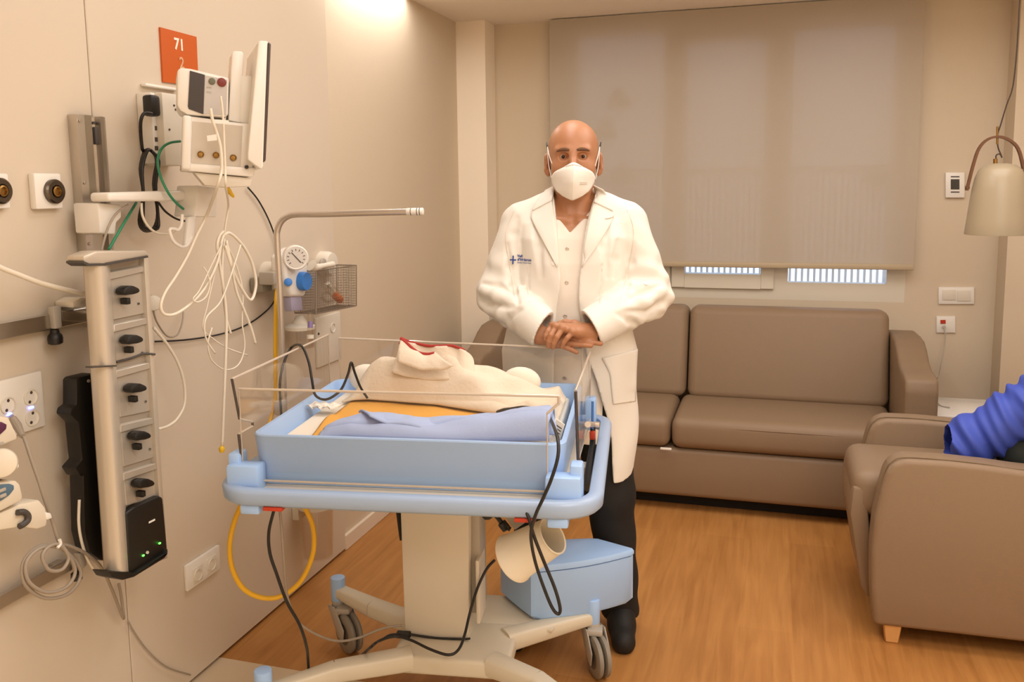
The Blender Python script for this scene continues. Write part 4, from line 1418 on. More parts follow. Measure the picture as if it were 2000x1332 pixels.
# ================================================================ suction and gas fittings behind the pole
G = lambda x, y, o=.10: WP(o).p(x, y)
X = np.array([1.0, 0, 0])
gl = thing('gas_terminal', 'round cream gas terminal left of the steel pole', 'gas terminal', G(515, 560, 0))
c = G(518, 540, .0)
MB().lathe([(.050, 0), (.050, .03), (.044, .05), (.030, .052), (0, .052)], G(520, 538, 0), X, 32).build('body', m_white2, gl)
MB().box(G(526, 543, .075), (.06, .04, .045), .006).build('adapter', m_grey, gl)
MB().box(G(510, 555, .03), (.05, .06, .05), .004).build('socket', mat('olive_grey_plastic', '8c8371', .5), gl)
gr = thing('gas_terminal', 'round cream gas terminal above the wire basket', 'gas terminal', G(625, 520, 0))
MB().lathe([(.050, 0), (.050, .03), (.044, .05), (.030, .052), (0, .052)], G(628, 515, 0), X, 32).build('body', m_white2, gr)
MB().cyl(G(628, 515, .05), G(628, 515, .05) + np.array([.012, 0, 0]), .022, n=20, bevel=.004).build('adapter', m_grey, gr)
# vacuum regulator: body, gauge, blue knob
vr = thing('vacuum_regulator', 'white vacuum regulator with a round gauge and a blue knob', 'regulator', G(585, 600, .03))
MB().cyl(G(568, 530, .0), G(578, 533, .10), .026, n=24, bevel=.006).build('inlet', m_white, vr)
MB().prism([G(556, 500, .13), G(580, 482, .13), G(602, 500, .13), G(602, 560, .13), G(596, 580, .13), G(570, 580, .13), G(560, 560, .13)], (-.06, 0, 0), .012, 3).build('body', m_white, vr)
gx = np.array([.64, -.768, 0])
gc = G(577, 503, .15)
MB().lathe([(.0, -.03), (.036, -.03), (.043, -.02), (.043, .012), (.039, .016), (.036, .0145), (0, .0145)], gc, gx, 36).build('gauge', m_white, vr)
gd = MB().cyl(gc + gx * .0146, gc + gx * .0152, .034, n=32).build('gauge_dial', mat('dial_white', 'dcd3c8', .4), vr)
gu, gv = np.array([.768, .64, 0]), np.array([0, 0, 1.0])
gm = MB()
for k in range(11):
    an = math.radians(-40 + 26 * k)
    d_ = gu * math.cos(an) + gv * math.sin(an)
    t_ = gu * -math.sin(an) + gv * math.cos(an)
    p = gc + gx * .0155
    gm.prism([p + d_ * .024 - t_ * .0012, p + d_ * .031 - t_ * .0012, p + d_ * .031 + t_ * .0012, p + d_ * .024 + t_ * .0012], gx * .0004)
gm.build('dial_marks', m_dgrey, gd, smooth=0)
p = gc + gx * .0158
MB().prism([p + gu * .014 - gv * .018, p + gu * .017 - gv * .016, p - gu * .014 + gv * .020, p - gu * .016 + gv * .018], gx * .0006).build('needle', m_dgrey, gd, smooth=0)
kc = G(588, 549, .13)
ka = np.array([.93, -.05, 0]); ka /= np.linalg.norm(ka)
m_bk = mat('bright_blue_knob', '3f84d8', .4)
MB().lathe([(0, -.02), (.026, -.02), (.033, -.014), (.034, .016), (.031, .026), (0, .028)], kc, ka, 32).build('knob', m_bk, vr)
MB().cyl(G(563, 551, .125), G(563, 551, .14), .014, n=20, bevel=.003).build('blue_button', m_bk, vr)
MB().prism([G(568, 580, .12), G(590, 577, .12), G(592, 606, .12), G(570, 608, .12)], (-.03, 0, 0), .004).build('filter', mat('lilac_filter', 'a9a0b4', .3), vr)
# wire basket
wbk = thing('wire_basket', 'small grey wire mesh basket with tubing, right of the pole', 'basket', G(655, 610, 0))
o1, o2 = .16, .03
near = [G(617, 529, o1), G(696, 518, o1), G(696, 597, o1), G(617, 613, o1)]
far_ = [p - np.array([.085, 0, 0]) for p in near]
m_wire = mat('grey_wire', '9a8c7d', .4, metal=.6)
rim = MB()
for A_, B_ in ((near[0], near[1]), (near[1], near[2]), (near[2], near[3]), (near[3], near[0]), (far_[0], far_[1]), (far_[1], far_[2]), (far_[2], far_[3]), (far_[3], far_[0]), (near[0], far_[0]), (near[1], far_[1]), (near[2], far_[2]), (near[3], far_[3])):
    rim.tube([A_, B_], .0024, 6)
rim.build('rim', m_wire, wbk)
def mesh_panel(a, b, c, d, nu, nv):
    mb = MB()
    for i in range(1, nu):
        t = i / nu
        mb.tube([a + (b - a) * t, d + (c - d) * t], .0008, 4)
    for i in range(1, nv):
        t = i / nv
        mb.tube([a + (d - a) * t, b + (c - b) * t], .0008, 4)
    return mb
mesh_panel(*near, 24, 16).build('front_mesh', m_wire, wbk, smooth=0)
mesh_panel(*far_, 24, 16).build('back_mesh', m_wire, wbk, smooth=0)
mesh_panel(near[3], near[2], far_[2], far_[3], 24, 12).build('floor_mesh', m_wire, wbk, smooth=0)
mesh_panel(near[1], far_[1], far_[2], near[2], 12, 16).build('side_mesh', m_wire, wbk, smooth=0)
mesh_panel(near[0], far_[0], far_[3], near[3], 12, 16).build('side_mesh', m_wire, wbk, smooth=0)
MB().box((XL + .0375, (near[0][1] + near[1][1]) / 2, near[0][2] + .004), (.075, .05, .012), .003).build('hook', m_wire, wbk)
BKT = lambda x, y, o=.105: G(x, y, o)
lf = BKT(640, 607, .13)
m_ctube = clear_mat('clear_tubing', (.93, .91, .88), .08, .25)
tag(MB().tube([BKT(626, 582), BKT(636, 588), BKT(650, 584), BKT(641, 572), BKT(630, 576), BKT(638, 590), BKT(656, 586), BKT(664, 574), BKT(654, 562)], .005, 10).build('clear_hose', m_ctube, None), 'clear looped tubing lying in the wire basket', 'tubing')
rv = thing('resuscitator_valve', 'clear valve with an orange tip in the wire basket', 'valve', BKT(655, 590))
MB().tube([BKT(634, 556), BKT(646, 570), BKT(655, 580)], [.016, .013, .010], 14, smooth=0).build('body', m_ctube, rv)
MB().tube([BKT(640, 553), BKT(644, 560)], [.009, .009], 10, smooth=0).build('cap', m_white2, rv)
MB().cyl(BKT(655, 577), BKT(665, 586), .0155, n=18, bevel=.004).build('orange_tip', mat('orange_plastic', 'd9713a', .4), rv)
fl_ = thing('oxygen_elbow', 'off white connector elbow lying across the rim of the wire basket', 'connector', G(625, 525, .17))
MB().tube([G(608, 518, .185), G(616, 522, .19), G(632, 519, .19), G(650, 516, .19)], [.022, .013, .009, .011], 14).build('body', m_white2, fl_)
# flow meter tube and suction jar
fm = thing('suction_jar', 'clear suction jar with a pale lid behind the pole', 'jar', G(590, 660, .02))
PJ = G(586, 645, .07)
zt, zb = G(586, 632, .07)[2], G(586, 668, .07)[2]
MB().lathe([(0, 0), (.050, 0), (.052, zt - zb), (.048, zt - zb), (.047, .004), (0, .004)], (PJ[0], PJ[1], zb - .02), (0, 0, 1), 32).build('jar', m_ctube, fm)
MB().lathe([(0, 0), (.054, 0), (.055, .012), (.03, .022), (.012, .05), (0, .052)], (PJ[0], PJ[1], zt - .02), (0, 0, 1), 32).build('lid', m_white2, fm)
fw = thing('flow_meter', 'slim clear flow meter with a violet float', 'flow meter', G(606, 650, .16))
MB().cyl(G(606, 655, .16), G(606, 610, .16), .011, n=18).build('tube', m_ctube, fw)
MB().cyl(G(606, 640, .16), G(606, 628, .16), .009, n=16).build('float', mat('violet', '9b8ad0', .4), fw)
MB().cyl(G(606, 661, .16), G(606, 654, .16), .013, n=18).build('base', m_white2, fw)
bp = thing('wall_socket', 'tall white socket plate under the wire basket', 'socket', W0.p(632, 690))
q1, q2 = WP(.012).p(618, 622), WP(.012).p(668, 700)
MB().box((XL + .006, (q1[1] + q2[1]) / 2, (q1[2] + q2[2]) / 2), (.012, q2[1] - q1[1], q1[2] - q2[2]), .003).build('plate', m_white2, bp)
MB().lathe([(.02, 0), (.02, .003), (.018, .0035), (.0175, -.001), (0, -.001)], WP(.013).p(650, 640), (1, 0, 0), 24).build('outlet', m_white, bp)
MB().cyl(WP(.0125).p(622, 652), WP(.0145).p(622, 652), .005, n=10).build('hole', m_hole, bp)
# suction canister low on the wall, seen under the rail
sc_ = thing('suction_canister', 'smoky clear canister low on the wall behind the yellow hose', 'canister', G(622, 1080, .07))
pc0, pc1 = G(622, 1085, .09), G(622, 985, .09)
m_smoke = clear_mat('smoky_plastic', (.95, .92, .88), .1, .12)
MB().lathe([(0, 0), (.055, 0), (.064, pc1[2] - pc0[2]), (.060, pc1[2] - pc0[2]), (.052, .005), (0, .005)], (pc0[0], pc0[1], pc0[2]), (0, 0, 1), 32).build('jar', m_smoke, sc_)
MB().lathe([(0, 0), (.07, 0), (.072, .02), (.06, .028), (0, .03)], (pc0[0], pc0[1], pc1[2]), (0, 0, 1), 32).build('lid', m_white2, sc_)
MB().box((XL + .015, pc0[1], pc1[2] - .03), (.03, .06, .05), .004).build('wall_holder', m_white2, sc_)
# ================================================================ distance-field modelling for bodies and clothes
class Field:
    def __init__(self, xs, ys, zs):
        self.ax = [np.asarray(a, np.float32) for a in (xs, ys, zs)]
        self.D = np.full([len(a) for a in self.ax], 1.0, np.float32)

    def win(self, lo, hi, pad):
        sl = []
        for a, l, h in zip(self.ax, lo, hi):
            i0, i1 = np.searchsorted(a, l - pad), np.searchsorted(a, h + pad)
            sl.append(slice(int(i0), int(i1)))
        sl = tuple(sl)
        g = [a[s] for a, s in zip(self.ax, sl)]
        return sl, np.meshgrid(*g, indexing='ij')

    def put(self, sl, d, k, op):
        A = self.D[sl]
        if op == 'add':
            if k > 0:
                h = np.clip(.5 + .5 * (A - d) / k, 0, 1)
                self.D[sl] = A + (d - A) * h - k * h * (1 - h)
            else:
                self.D[sl] = np.minimum(A, d)
        else:
            d = -d
            if k > 0:
                h = np.clip(.5 - .5 * (A - d) / k, 0, 1)
                self.D[sl] = A + (d - A) * h + k * h * (1 - h)
            else:
                self.D[sl] = np.maximum(A, d)

    def cap(self, a, b, ra, rb, k=.02, op='add', flat=None):
        """tapered capsule; flat=(axis vector, factor) squeezes it along an axis"""
        a, b = np.array(a, np.float32), np.array(b, np.float32)
        r = max(ra, rb)
        sl, (X, Y, Z) = self.win(np.minimum(a, b) - r, np.maximum(a, b) + r, k + .03)
        ba = b - a
        L2 = float(ba @ ba) + 1e-9
        px_, py_, pz_ = X - a[0], Y - a[1], Z - a[2]
        t = np.clip((px_ * ba[0] + py_ * ba[1] + pz_ * ba[2]) / L2, 0, 1)
        qx, qy, qz = px_ - t * ba[0], py_ - t * ba[1], pz_ - t * ba[2]
        if flat is not None:
            n, f = np.array(flat[0], np.float32), flat[1]
            n = n / np.linalg.norm(n)
            dn = qx * n[0] + qy * n[1] + qz * n[2]
            s = 1 / f - 1
            qx, qy, qz = qx + n[0] * dn * s, qy + n[1] * dn * s, qz + n[2] * dn * s
        d = np.sqrt(qx * qx + qy * qy + qz * qz) - (ra + (rb - ra) * t)
        self.put(sl, d, k, op)
        return self

    def ell(self, c, r, k=.02, op='add', tilt=0.0, yaw=0.0):
        c, r = np.array(c, np.float32), np.array(r, np.float32)
        R = float(r.max())
        sl, (X, Y, Z) = self.win(c - R, c + R, k + .03)
        x, y, z = X - c[0], Y - c[1], Z - c[2]
        if yaw:
            cs, sn = math.cos(yaw), math.sin(yaw)
            x, y = cs * x + sn * y, -sn * x + cs * y
        if tilt:
            cs, sn = math.cos(tilt), math.sin(tilt)
            y, z = cs * y + sn * z, -sn * y + cs * z
        k0 = np.sqrt((x / r[0]) ** 2 + (y / r[1]) ** 2 + (z / r[2]) ** 2)
        k1 = np.sqrt((x / r[0] ** 2) ** 2 + (y / r[1] ** 2) ** 2 + (z / r[2] ** 2) ** 2) + 1e-6
        self.put(sl, k0 * (k0 - 1) / k1, k, op)
        return self

    def stack(self, rows, k=.03, p=2.4, grow=0.0, op='add'):
        """rows (z, cx, cy, rx, ry): superellipse cross-sections"""
        rows = np.array(sorted(rows), np.float32)
        z0, z1 = rows[0, 0], rows[-1, 0]
        R = rows[:, 3:].max() + .05
        sl, (X, Y, Z) = self.win((rows[:, 1].min() - R, rows[:, 2].min() - R, z0 - grow), (rows[:, 1].max() + R, rows[:, 2].max() + R, z1 + grow), k + .02)
        zc = self.ax[2][sl[2]]
        f = [np.interp(zc, rows[:, 0], rows[:, i])[None, None, :] for i in range(1, 5)]
        rx, ry = f[2] + grow, f[3] + grow
        q = (np.abs((X - f[0]) / rx) ** p + np.abs((Y - f[1]) / ry) ** p) ** (1 / p)
        d = (q - 1) * np.minimum(rx, ry)
        dz = np.maximum(z0 - grow - Z, Z - z1 - grow)
        self.put(sl, np.maximum(d, dz), k, op)
        return self

    def mesh(self):
        """surface nets"""
        D = self.D
        s = D < 0
        nx, ny, nz = D.shape
        c = s[:-1, :-1, :-1].astype(np.int8)
        cnt = sum(s[i:nx - 1 + i, j:ny - 1 + j, k:nz - 1 + k].astype(np.int8) for i in (0, 1) for j in (0, 1) for k in (0, 1))
        act = (cnt > 0) & (cnt < 8)
        I, J, K = np.nonzero(act)
        idx = np.full(act.shape, -1, np.int64)
        idx[I, J, K] = np.arange(len(I))
        acc = np.zeros((len(I), 3)); n = np.zeros(len(I))
        corners = [(i, j, k) for i in (0, 1) for j in (0, 1) for k in (0, 1)]
        for a in corners:
            for ax in range(3):
                if a[ax]:
                    continue
                b = list(a); b[ax] = 1
                va = D[I + a[0], J + a[1], K + a[2]]; vb = D[I + b[0], J + b[1], K + b[2]]
                m = (va < 0) != (vb < 0)
                t = np.where(m, va / np.where(m, va - vb, 1), 0)
                P = np.stack([self.ax[q][[I, J, K][q] + a[q]] for q in range(3)], 1).astype(np.float64)
                hi = self.ax[ax][[I, J, K][ax] + 1]
                P[:, ax] += t * (hi - P[:, ax])
                acc[m] += P[m]; n[m] += 1
        V = acc / n[:, None]
        F = []
        for ax in range(3):
            o1, o2 = (ax + 1) % 3, (ax + 2) % 3
            sl0 = [slice(1, -1)] * 3; sl1 = [slice(1, -1)] * 3
            sl0[ax] = slice(0, -1); sl1[ax] = slice(1, None)
            A, B = s[tuple(sl0)], s[tuple(sl1)]
            for sign in (0, 1):
                e = np.argwhere(A & ~B if sign == 0 else ~A & B)
                if not len(e):
                    continue
                e[:, o1] += 1; e[:, o2] += 1
                def cell(d1, d2):
                    q = e.copy(); q[:, o1] -= d1; q[:, o2] -= d2
                    return idx[q[:, 0], q[:, 1], q[:, 2]]
                quad = np.stack([cell(1, 1), cell(0, 1), cell(0, 0), cell(1, 0)], 1)
                F.append(quad if sign == 0 else quad[:, ::-1])
        F = np.concatenate(F)
        F = F[(F >= 0).all(1)]
        return V, F


def relax(V, F, it=1, w=.5):
    for _ in range(it):
        A = np.zeros_like(V); c = np.zeros(len(V))
        for k in range(4):
            for q in (1, 3):
                np.add.at(A, F[:, k], V[F[:, (k + q) % 4]]); np.add.at(c, F[:, k], 1)
        V = V * (1 - w) + w * A / np.maximum(c, 1)[:, None]
    return V


def field_object(name, V, F, material, parent, to_world, flip):
    W = to_world(V)
    F = F[:, ::-1] if flip else F
    me = bpy.data.meshes.new(name)
    me.vertices.add(len(W)); me.vertices.foreach_set('co', W.astype(np.float32).ravel())
    me.loops.add(F.size); me.loops.foreach_set('vertex_index', F.astype(np.int32).ravel())
    me.polygons.add(len(F))
    me.polygons.foreach_set('loop_start', (np.arange(len(F)) * 4).astype(np.int32))
    me.polygons.foreach_set('use_smooth', np.ones(len(F), bool))
    me.update(calc_edges=True)
    me.validate()
    me.materials.append(material)
    o = bpy.data.objects.new(name, me)
    COL.objects.link(o)
    if parent is not None:
        o.parent = parent
        me.transform(wmat(parent).inverted())
    return o, BVHTree.FromPolygons([tuple(p) for p in W], [tuple(int(i) for i in f) for f in F])


def seq(a, b, step):
    return np.arange(a, b + step / 2, step)


def drape(mb, L, Rr, bvh, off, nu=12, nv=24, th=.003):
    """cloth piece laid on a surface: ruled between two photo polylines, each place found on the surface along the line of sight"""
    def at(pl, t):
        s = t * (len(pl) - 1); i = min(int(s), len(pl) - 2); f = s - i
        return np.array(pl[i], float) * (1 - f) + np.array(pl[i + 1], float) * f
    P = []
    o = Vector(CAM)
    last = None
    for i in range(nv + 1):
        a, b = at(L, i / nv), at(Rr, i / nv)
        row = []
        for j in range(nu + 1):
            q = a + (b - a) * j / nu
            d = Vector(ray(*q)).normalized()
            h = bvh.ray_cast(o, d)
            row.append((d, h[3] if h[0] is not None else None))
        P.append(row)
    seen = [q[1] for r_ in P for q in r_ if q[1] is not None]
    med = float(np.median(seen))
    out = []
    for r_ in P:
        row = []
        for j, (d, t) in enumerate(r_):
            if t is None or t > med + .09:
                near = sorted((abs(k - j), q[1]) for k, q in enumerate(r_) if q[1] is not None and q[1] <= med + .09)
                t = near[0][1] if near else med
            row.append(np.array(o + d * (t - off)))
        out.append(row)
    P = np.array(out)
    # soften so that the piece bridges small steps
    for _ in range(3):
        Q = P.copy()
        Q[1:-1] = .5 * P[1:-1] + .25 * (P[:-2] + P[2:])
        P = Q.copy()
        Q[:, 1:-1] = .5 * P[:, 1:-1] + .25 * (P[:, :-2] + P[:, 2:])
        P = Q
    return mb.sheet(P, th)


def hit(bvh, x, y, off=0.0):
    d = Vector(ray(x, y)).normalized()
    h = bvh.ray_cast(Vector(CAM), d)
    if h[0] is None:
        return None, None
    return np.array(h[0] - d * off), np.array(h[1])
# ================================================================ the standing man in a white coat
_md = np.array([-0.585, 2.72]); _md = _md / np.linalg.norm(_md)
E2 = -_md                                   # towards the camera
E1 = np.array([-E2[1], E2[0]])              # to the right of the picture
_pl = Plane((*( _md * 2.868), 0), (*E2, 0))
MO = _pl.p(1120, 320)[:2]


def to_man(V):
    V = np.asarray(V)
    return np.stack([MO[0] + E1[0] * V[:, 0] + E2[0] * V[:, 1], MO[1] + E1[1] * V[:, 0] + E2[1] * V[:, 1], V[:, 2]], 1)


def MW(a, b, z):
    return to_man(np.array([[a, b, z]], float))[0]


def ML(x, y, b):
    """place at depth b in the man's frame seen at photo pixel x, y"""
    p = Plane((*(MO + E2 * b), 0), (*E2, 0)).p(x, y)
    d = p[:2] - MO
    return np.array([d @ E1, d @ E2, p[2]])


man = thing('person', 'bald man in a white coat and face mask standing with folded hands', 'person', (MO[0], MO[1], 0), math.atan2(E1[1], E1[0]))
m_skin = mat('skin', 'b27b56', .42, bump=.05, scale=300, sss=.12, var=.06)
m_coat = mat('white_coat_cotton', 'ebe4d8', .85, bump=.05, scale=260)
m_shirt = mat('white_tunic_cotton', 'efe4d6', .85, bump=.05, scale=260)
m_trs = mat('black_trousers', '15120f', .8)
m_shoe = mat('black_shoe', '17130f', .7)

# ---- body: one continuous skin
zs = np.concatenate([seq(.05, 1.035, .0075), seq(1.0375, 1.20, .0023), seq(1.206, 1.40, .0065), seq(1.4035, 1.79, .003)])
B = Field(seq(-.33, .33, .0026), seq(-.20, .345, .0027), zs)
torso = [(.84, -.01, -.01, .155, .11), (.95, -.01, -.01, .165, .115), (1.08, -.01, 0, .150, .115), (1.2, -.01, 0, .148, .112), (1.32, 0, -.002, .162, .108), (1.40, 0, -.008, .160, .095), (1.455, 0, -.018, .11, .07), (1.49, 0, -.015, .07, .055)]
B.stack(torso, .03)
B.cap((0, -.022, 1.45), (0, .006, 1.58), .060, .056, .03)
for s in (-1, 1):
    B.cap((s * .045, -.03, 1.50), (s * .15, -.015, 1.44), .030, .040, .04)
    B.cap((s * .012, .045, 1.445), (s * .045, .030, 1.545), .012, .013, .025)       # neck tendons
    B.cap((s * .02, .062, 1.435), (s * .11, .055, 1.452), .011, .010, .02)          # collar bones
    B.cap((s * .175, -.01, 1.42), (s * .243, .04, 1.19), .055, .040, .04)
    B.cap((s * .09, 0, .93), (s * .12, .02, .50), .088, .055, .04)
    B.cap((s * .12, .02, .50), (s * .155, -.01, .09), .054, .036, .04)
wl_, wr_ = ML(1055, 655, .235), ML(1160, 650, .235)
B.cap((-.243, .04, 1.19), wl_, .040, .029, .03)
B.cap((.243, .04, 1.19), wr_, .040, .029, .03)
# head
B.ell((0, .0, 1.672), (.0825, .101, .091), .02)
B.ell((0, .034, 1.612), (.069, .074, .088), .03)
B.ell((0, .046, 1.562), (.053, .056, .040), .03)
for s in (-1, 1):
    B.cap((s * .012, .094, 1.6605), (s * .046, .083, 1.662), .0095, .0085, .016)    # brow
    B.ell((s * .043, .066, 1.602), (.025, .028, .026), .02)                          # cheek bone
B.cap((0, .098, 1.652), (0, .124, 1.606), .0085, .0135, .012)
for s in (-1, 1):
    B.cap((s * .010, .112, 1.602), (s * .012, .110, 1.602), .009, .009, .008)
    B.ell((s * .0325, .101, 1.6425), (.0185, .021, .0125), .006, 'sub')                # eye hollow
    B.cap((s * .0190, .0868, 1.6502), (s * .0460, .0792, 1.6485), .0068, .0062, .005)  # upper lid
    B.cap((s * .0190, .0865, 1.6325), (s * .0460, .0785, 1.6335), .0054, .0052, .005) # lower lid
    B.ell((s * .087, -.010, 1.622), (.010, .021, .036), .008, 'add', 0, s * -.45)
    B.ell((s * .083, -.004, 1.592), (.008, .010, .012), .008)
    B.ell((s * .097, .002, 1.626), (.006, .010, .019), .006, 'sub', 0, s * -.45)
# hands: palms as fans of metacarpals, five separate fingers each
def finger(pts, r0, r1, k=.004):
    pts = [ML(*p) for p in pts]
    n = len(pts) - 1
    for i in range(n):
        ra, rb = r0 + (r1 - r0) * i / n, r0 + (r1 - r0) * (i + 1) / n
        B.cap(pts[i], pts[i + 1], ra, rb, k)
    return pts


rh = [  # lower hand (from the left cuff), reaching to the right of the picture
    ([(1098, 652, .240), (1130, 655, .250), (1152, 661, .255), (1163, 665, .256)], .0096, .0081),
    ([(1099, 660, .252), (1132, 664, .262), (1155, 668, .266), (1173, 671, .264)], .0100, .0084),
    ([(1096, 668, .262), (1122, 672, .272), (1142, 674, .276), (1154, 675, .274)], .0098, .0082),
    ([(1088, 673, .268), (1104, 678, .276), (1116, 683, .278), (1126, 688, .277)], .0090, .0074)]
for (pts, r0, r1) in rh:
    B.cap(wl_, ML(*pts[0]), .020, .0125, .014)
for (pts, r0, r1) in rh:
    finger(pts, r0 * .95, r1 * .95, .0015)
finger([(1066, 648, .228), (1085, 640, .220), (1104, 641, .216), (1118, 645, .216)], .0125, .0088, .008)     # thumb towards his body
UP = .034
lh = [  # upper hand (from the right cuff), fingers bent down over the other
    ([(1079, 637, .250 + UP * .3), (1070, 647, .264 + UP * .5), (1066, 656, .270 + UP * .5), (1066, 663, .268 + UP * .5)], .0098, .0080),
    ([(1086, 639, .262 + UP * .4), (1076, 655, .282 + UP * .5), (1072, 667, .286 + UP * .4), (1071, 676, .282 + UP * .3)], .0104, .0084),
    ([(1098, 642, .270 + UP * .5), (1088, 658, .290 + UP * .5), (1082, 670, .292 + UP * .4), (1080, 678, .288 + UP * .3)], .0102, .0082),
    ([(1118, 649, .274 + UP * .5), (1108, 660, .290 + UP * .4), (1101, 669, .293 + UP * .3), (1098, 677, .290 + UP * .2)], .0092, .0074)]
for (pts, r0, r1) in lh:
    B.cap(wr_, ML(*pts[0]), .022, .0125, .014)
for (pts, r0, r1) in lh:
    finger(pts, r0 * .95, r1 * .95, .0012)
    kp = ML(*pts[0])
    B.ell(kp + np.array([0, .003, .004]), (.010, .010, .009), .008)
finger([(1140, 638, .232), (1122, 632, .222), (1104, 630, .218), (1092, 632, .220)], .0125, .0088, .008)
V, F = B.mesh()
V = relax(V, F, 1, .35)
body, bvh_body = field_object('body', V, F, m_skin, man, to_man, True)

# ---- tunic (shirt)
coat_rows = [(.575, -.018, -.008, .226, .143), (.80, -.018, -.006, .232, .143), (1.0, -.018, -.002, .232, .146), (1.10, -.016, .008, .205, .148), (1.20, -.012, .010, .186, .146), (1.30, -.006, .008, .190, .140), (1.38, 0, .002, .196, .126), (1.43, 0, -.006, .175, .108), (1.475, 0, -.014, .125, .088), (1.51, 0, -.016, .086, .074), (1.54, 0, -.018, .072, .066)]
sr = [(max(z, .70) if z < .7 else z, a, b, rx - .028, ry - .021) for z, a, b, rx, ry in coat_rows]
Sf = Field(seq(-.26, .26, .0045), seq(-.18, .18, .0045), seq(.68, 1.52, .0045))
Sf.stack(sr[:-2], .02)
X3, Y3, Z3 = np.meshgrid(*Sf.ax, indexing='ij')
vb = ML(1113, 456, .12)
vt = .088
inside = np.maximum(np.abs(X3 - vb[0] * np.clip((1.53 - Z3) / (1.53 - vb[2]), 0, 1)) - np.clip((Z3 - vb[2]) * vt / (1.50 - vb[2]), -.02, .12), -(Y3 - .0))
inside = np.maximum(inside, vb[2] - Z3)
Sf.D = np.maximum(Sf.D, -inside)
Sf.D = np.maximum(Sf.D, Z3 - 1.468)
Sf.D += (.0022 * np.sin(38 * X3 + 11 * Z3 + 2 * np.sin(9 * Z3)) + .0014 * np.sin(70 * X3 - 25 * Z3)) * (Y3 > -.02) * np.clip((1.36 - Z3) * 6, 0, 1)
V, F = Sf.mesh()
shirt, bvh_shirt = field_object('tunic', V, F, m_shirt, man, to_man, True)
mb = MB()
for (x, y) in ((1108, 486), (1107, 552), (1104, 617), (1103, 738)):
    p, n_ = hit(bvh_shirt, x, y)
    if p is not None:
        n_ = np.array([*E2, 0])
        b_ = MB().lathe([(0, 0), (.0062, 0), (.0062, .0015), (.0045, .002), (.0035, .001), (0, .001)], p, n_, 18).build('snap', mat('snap_metal', 'cfc5b8', .35, metal=.6), shirt)

# ---- trousers and shoes
Tf = Field(seq(-.27, .27, .006), seq(-.16, .16, .006), seq(.035, 1.0, .006))
for s in (-1, 1):
    kn = (s * .122, .012, .50); an = (s * .158, -.01, .075)
    Tf.cap((s * .088, -.005, .93), kn, .112, .080, .03)
    Tf.cap(kn, an, .080, .066, .03)
X3, Y3, Z3 = np.meshgrid(*Tf.ax, indexing='ij')
Tf.D = np.maximum(Tf.D, .055 - Z3)
Tf.D += .003 * np.sin(40 * Z3 + 25 * Y3 + 14 * np.abs(X3)) * np.clip((.6 - Z3) * 3, 0, 1)
V, F = Tf.mesh()
field_object('trousers', V, F, m_trs, man, to_man, True)
def floor_man(x, y):
    p = ZP(0).p(x, y)
    d = p[:2] - MO
    return np.array([d @ E1, d @ E2, 0])
toe = floor_man(1222, 1252)
for s, tip in ((1, (toe[0] - .01, max(.14, toe[1] - .03))), (-1, (-.205, .15))):
    hx, hy = s * .158, -.05
    sf = Field(seq(min(hx, tip[0]) - .08, max(hx, tip[0]) + .08, .004), seq(-.14, tip[1] + .1, .004), seq(0, .16, .004))
    sf.cap((hx, hy + .01, .045), (tip[0], tip[1], .030), .046, .040, .02)
    sf.cap((hx, hy + .03, .09), ((hx + tip[0]) / 2, (hy + tip[1]) / 2 + .01, .055), .044, .044, .03)
    X3, Y3, Z3 = np.meshgrid(*sf.ax, indexing='ij')
    sf.D = np.maximum(sf.D, .003 - Z3)
    V, F = sf.mesh()
    sh, _ = field_object('shoe', V, F, m_shoe, man, to_man, True)

# ---- coat
Cf = Field(seq(-.345, .345, .0042), seq(-.20, .30, .0042), seq(.56, 1.56, .0042))
Cf.stack(coat_rows, .02)
X3, Y3, Z3 = np.meshgrid(*Cf.ax, indexing='ij')
for s in (-1, 1):
    Cf.cap((s * .075, -.015, 1.487), (s * .165, -.012, 1.432), .050, .066, .03)
# opening down the front
zl, al, zr, ar = [], [], [], []
for (x, y) in ((1078, 372), (1083, 400), (1087, 440), (1091, 490), (1093, 540), (1089, 600), (1082, 690), (1080, 760), (1079, 950)):
    p = ML(x, y, .14); zl.append(p[2]); al.append(p[0])
for (x, y) in ((1164, 372), (1156, 400), (1148, 440), (1137, 490), (1130, 540), (1132, 600), (1146, 690), (1166, 745), (1190, 840), (1202, 950)):
    p = ML(x, y, .14); zr.append(p[2]); ar.append(p[0])
AL = np.interp(Cf.ax[2], zl[::-1], al[::-1])[None, None, :]
AR = np.interp(Cf.ax[2], zr[::-1], ar[::-1])[None, None, :]
cut = np.maximum(np.maximum(AL - X3, X3 - AR), .0 - Y3)
Cf.D = np.maximum(Cf.D, -cut)
inner = Field(*Cf.ax)
inner.stack([(z, a, b, rx - .023, ry - .018) for z, a, b, rx, ry in coat_rows], 0)
Cf.D = np.maximum(Cf.D, -np.maximum(inner.D, Z3 - 1.0))            # hollow: the coat is a shell
# drape folds on the skirt and chest
Cf.D += (.004 * np.sin(30 * X3 + 4 * np.sin(5 * Z3)) + .0025 * np.sin(62 * X3 + 3 * Z3)) * np.clip((1.12 - Z3) * 5, 0, 1)
Cf.D += (.0022 * np.sin(34 * X3 + 20 * Z3) + .0016 * np.sin(55 * X3 * np.sign(X3) - 34 * Z3)) * np.clip((Z3 - 1.1) * 8, 0, 1)
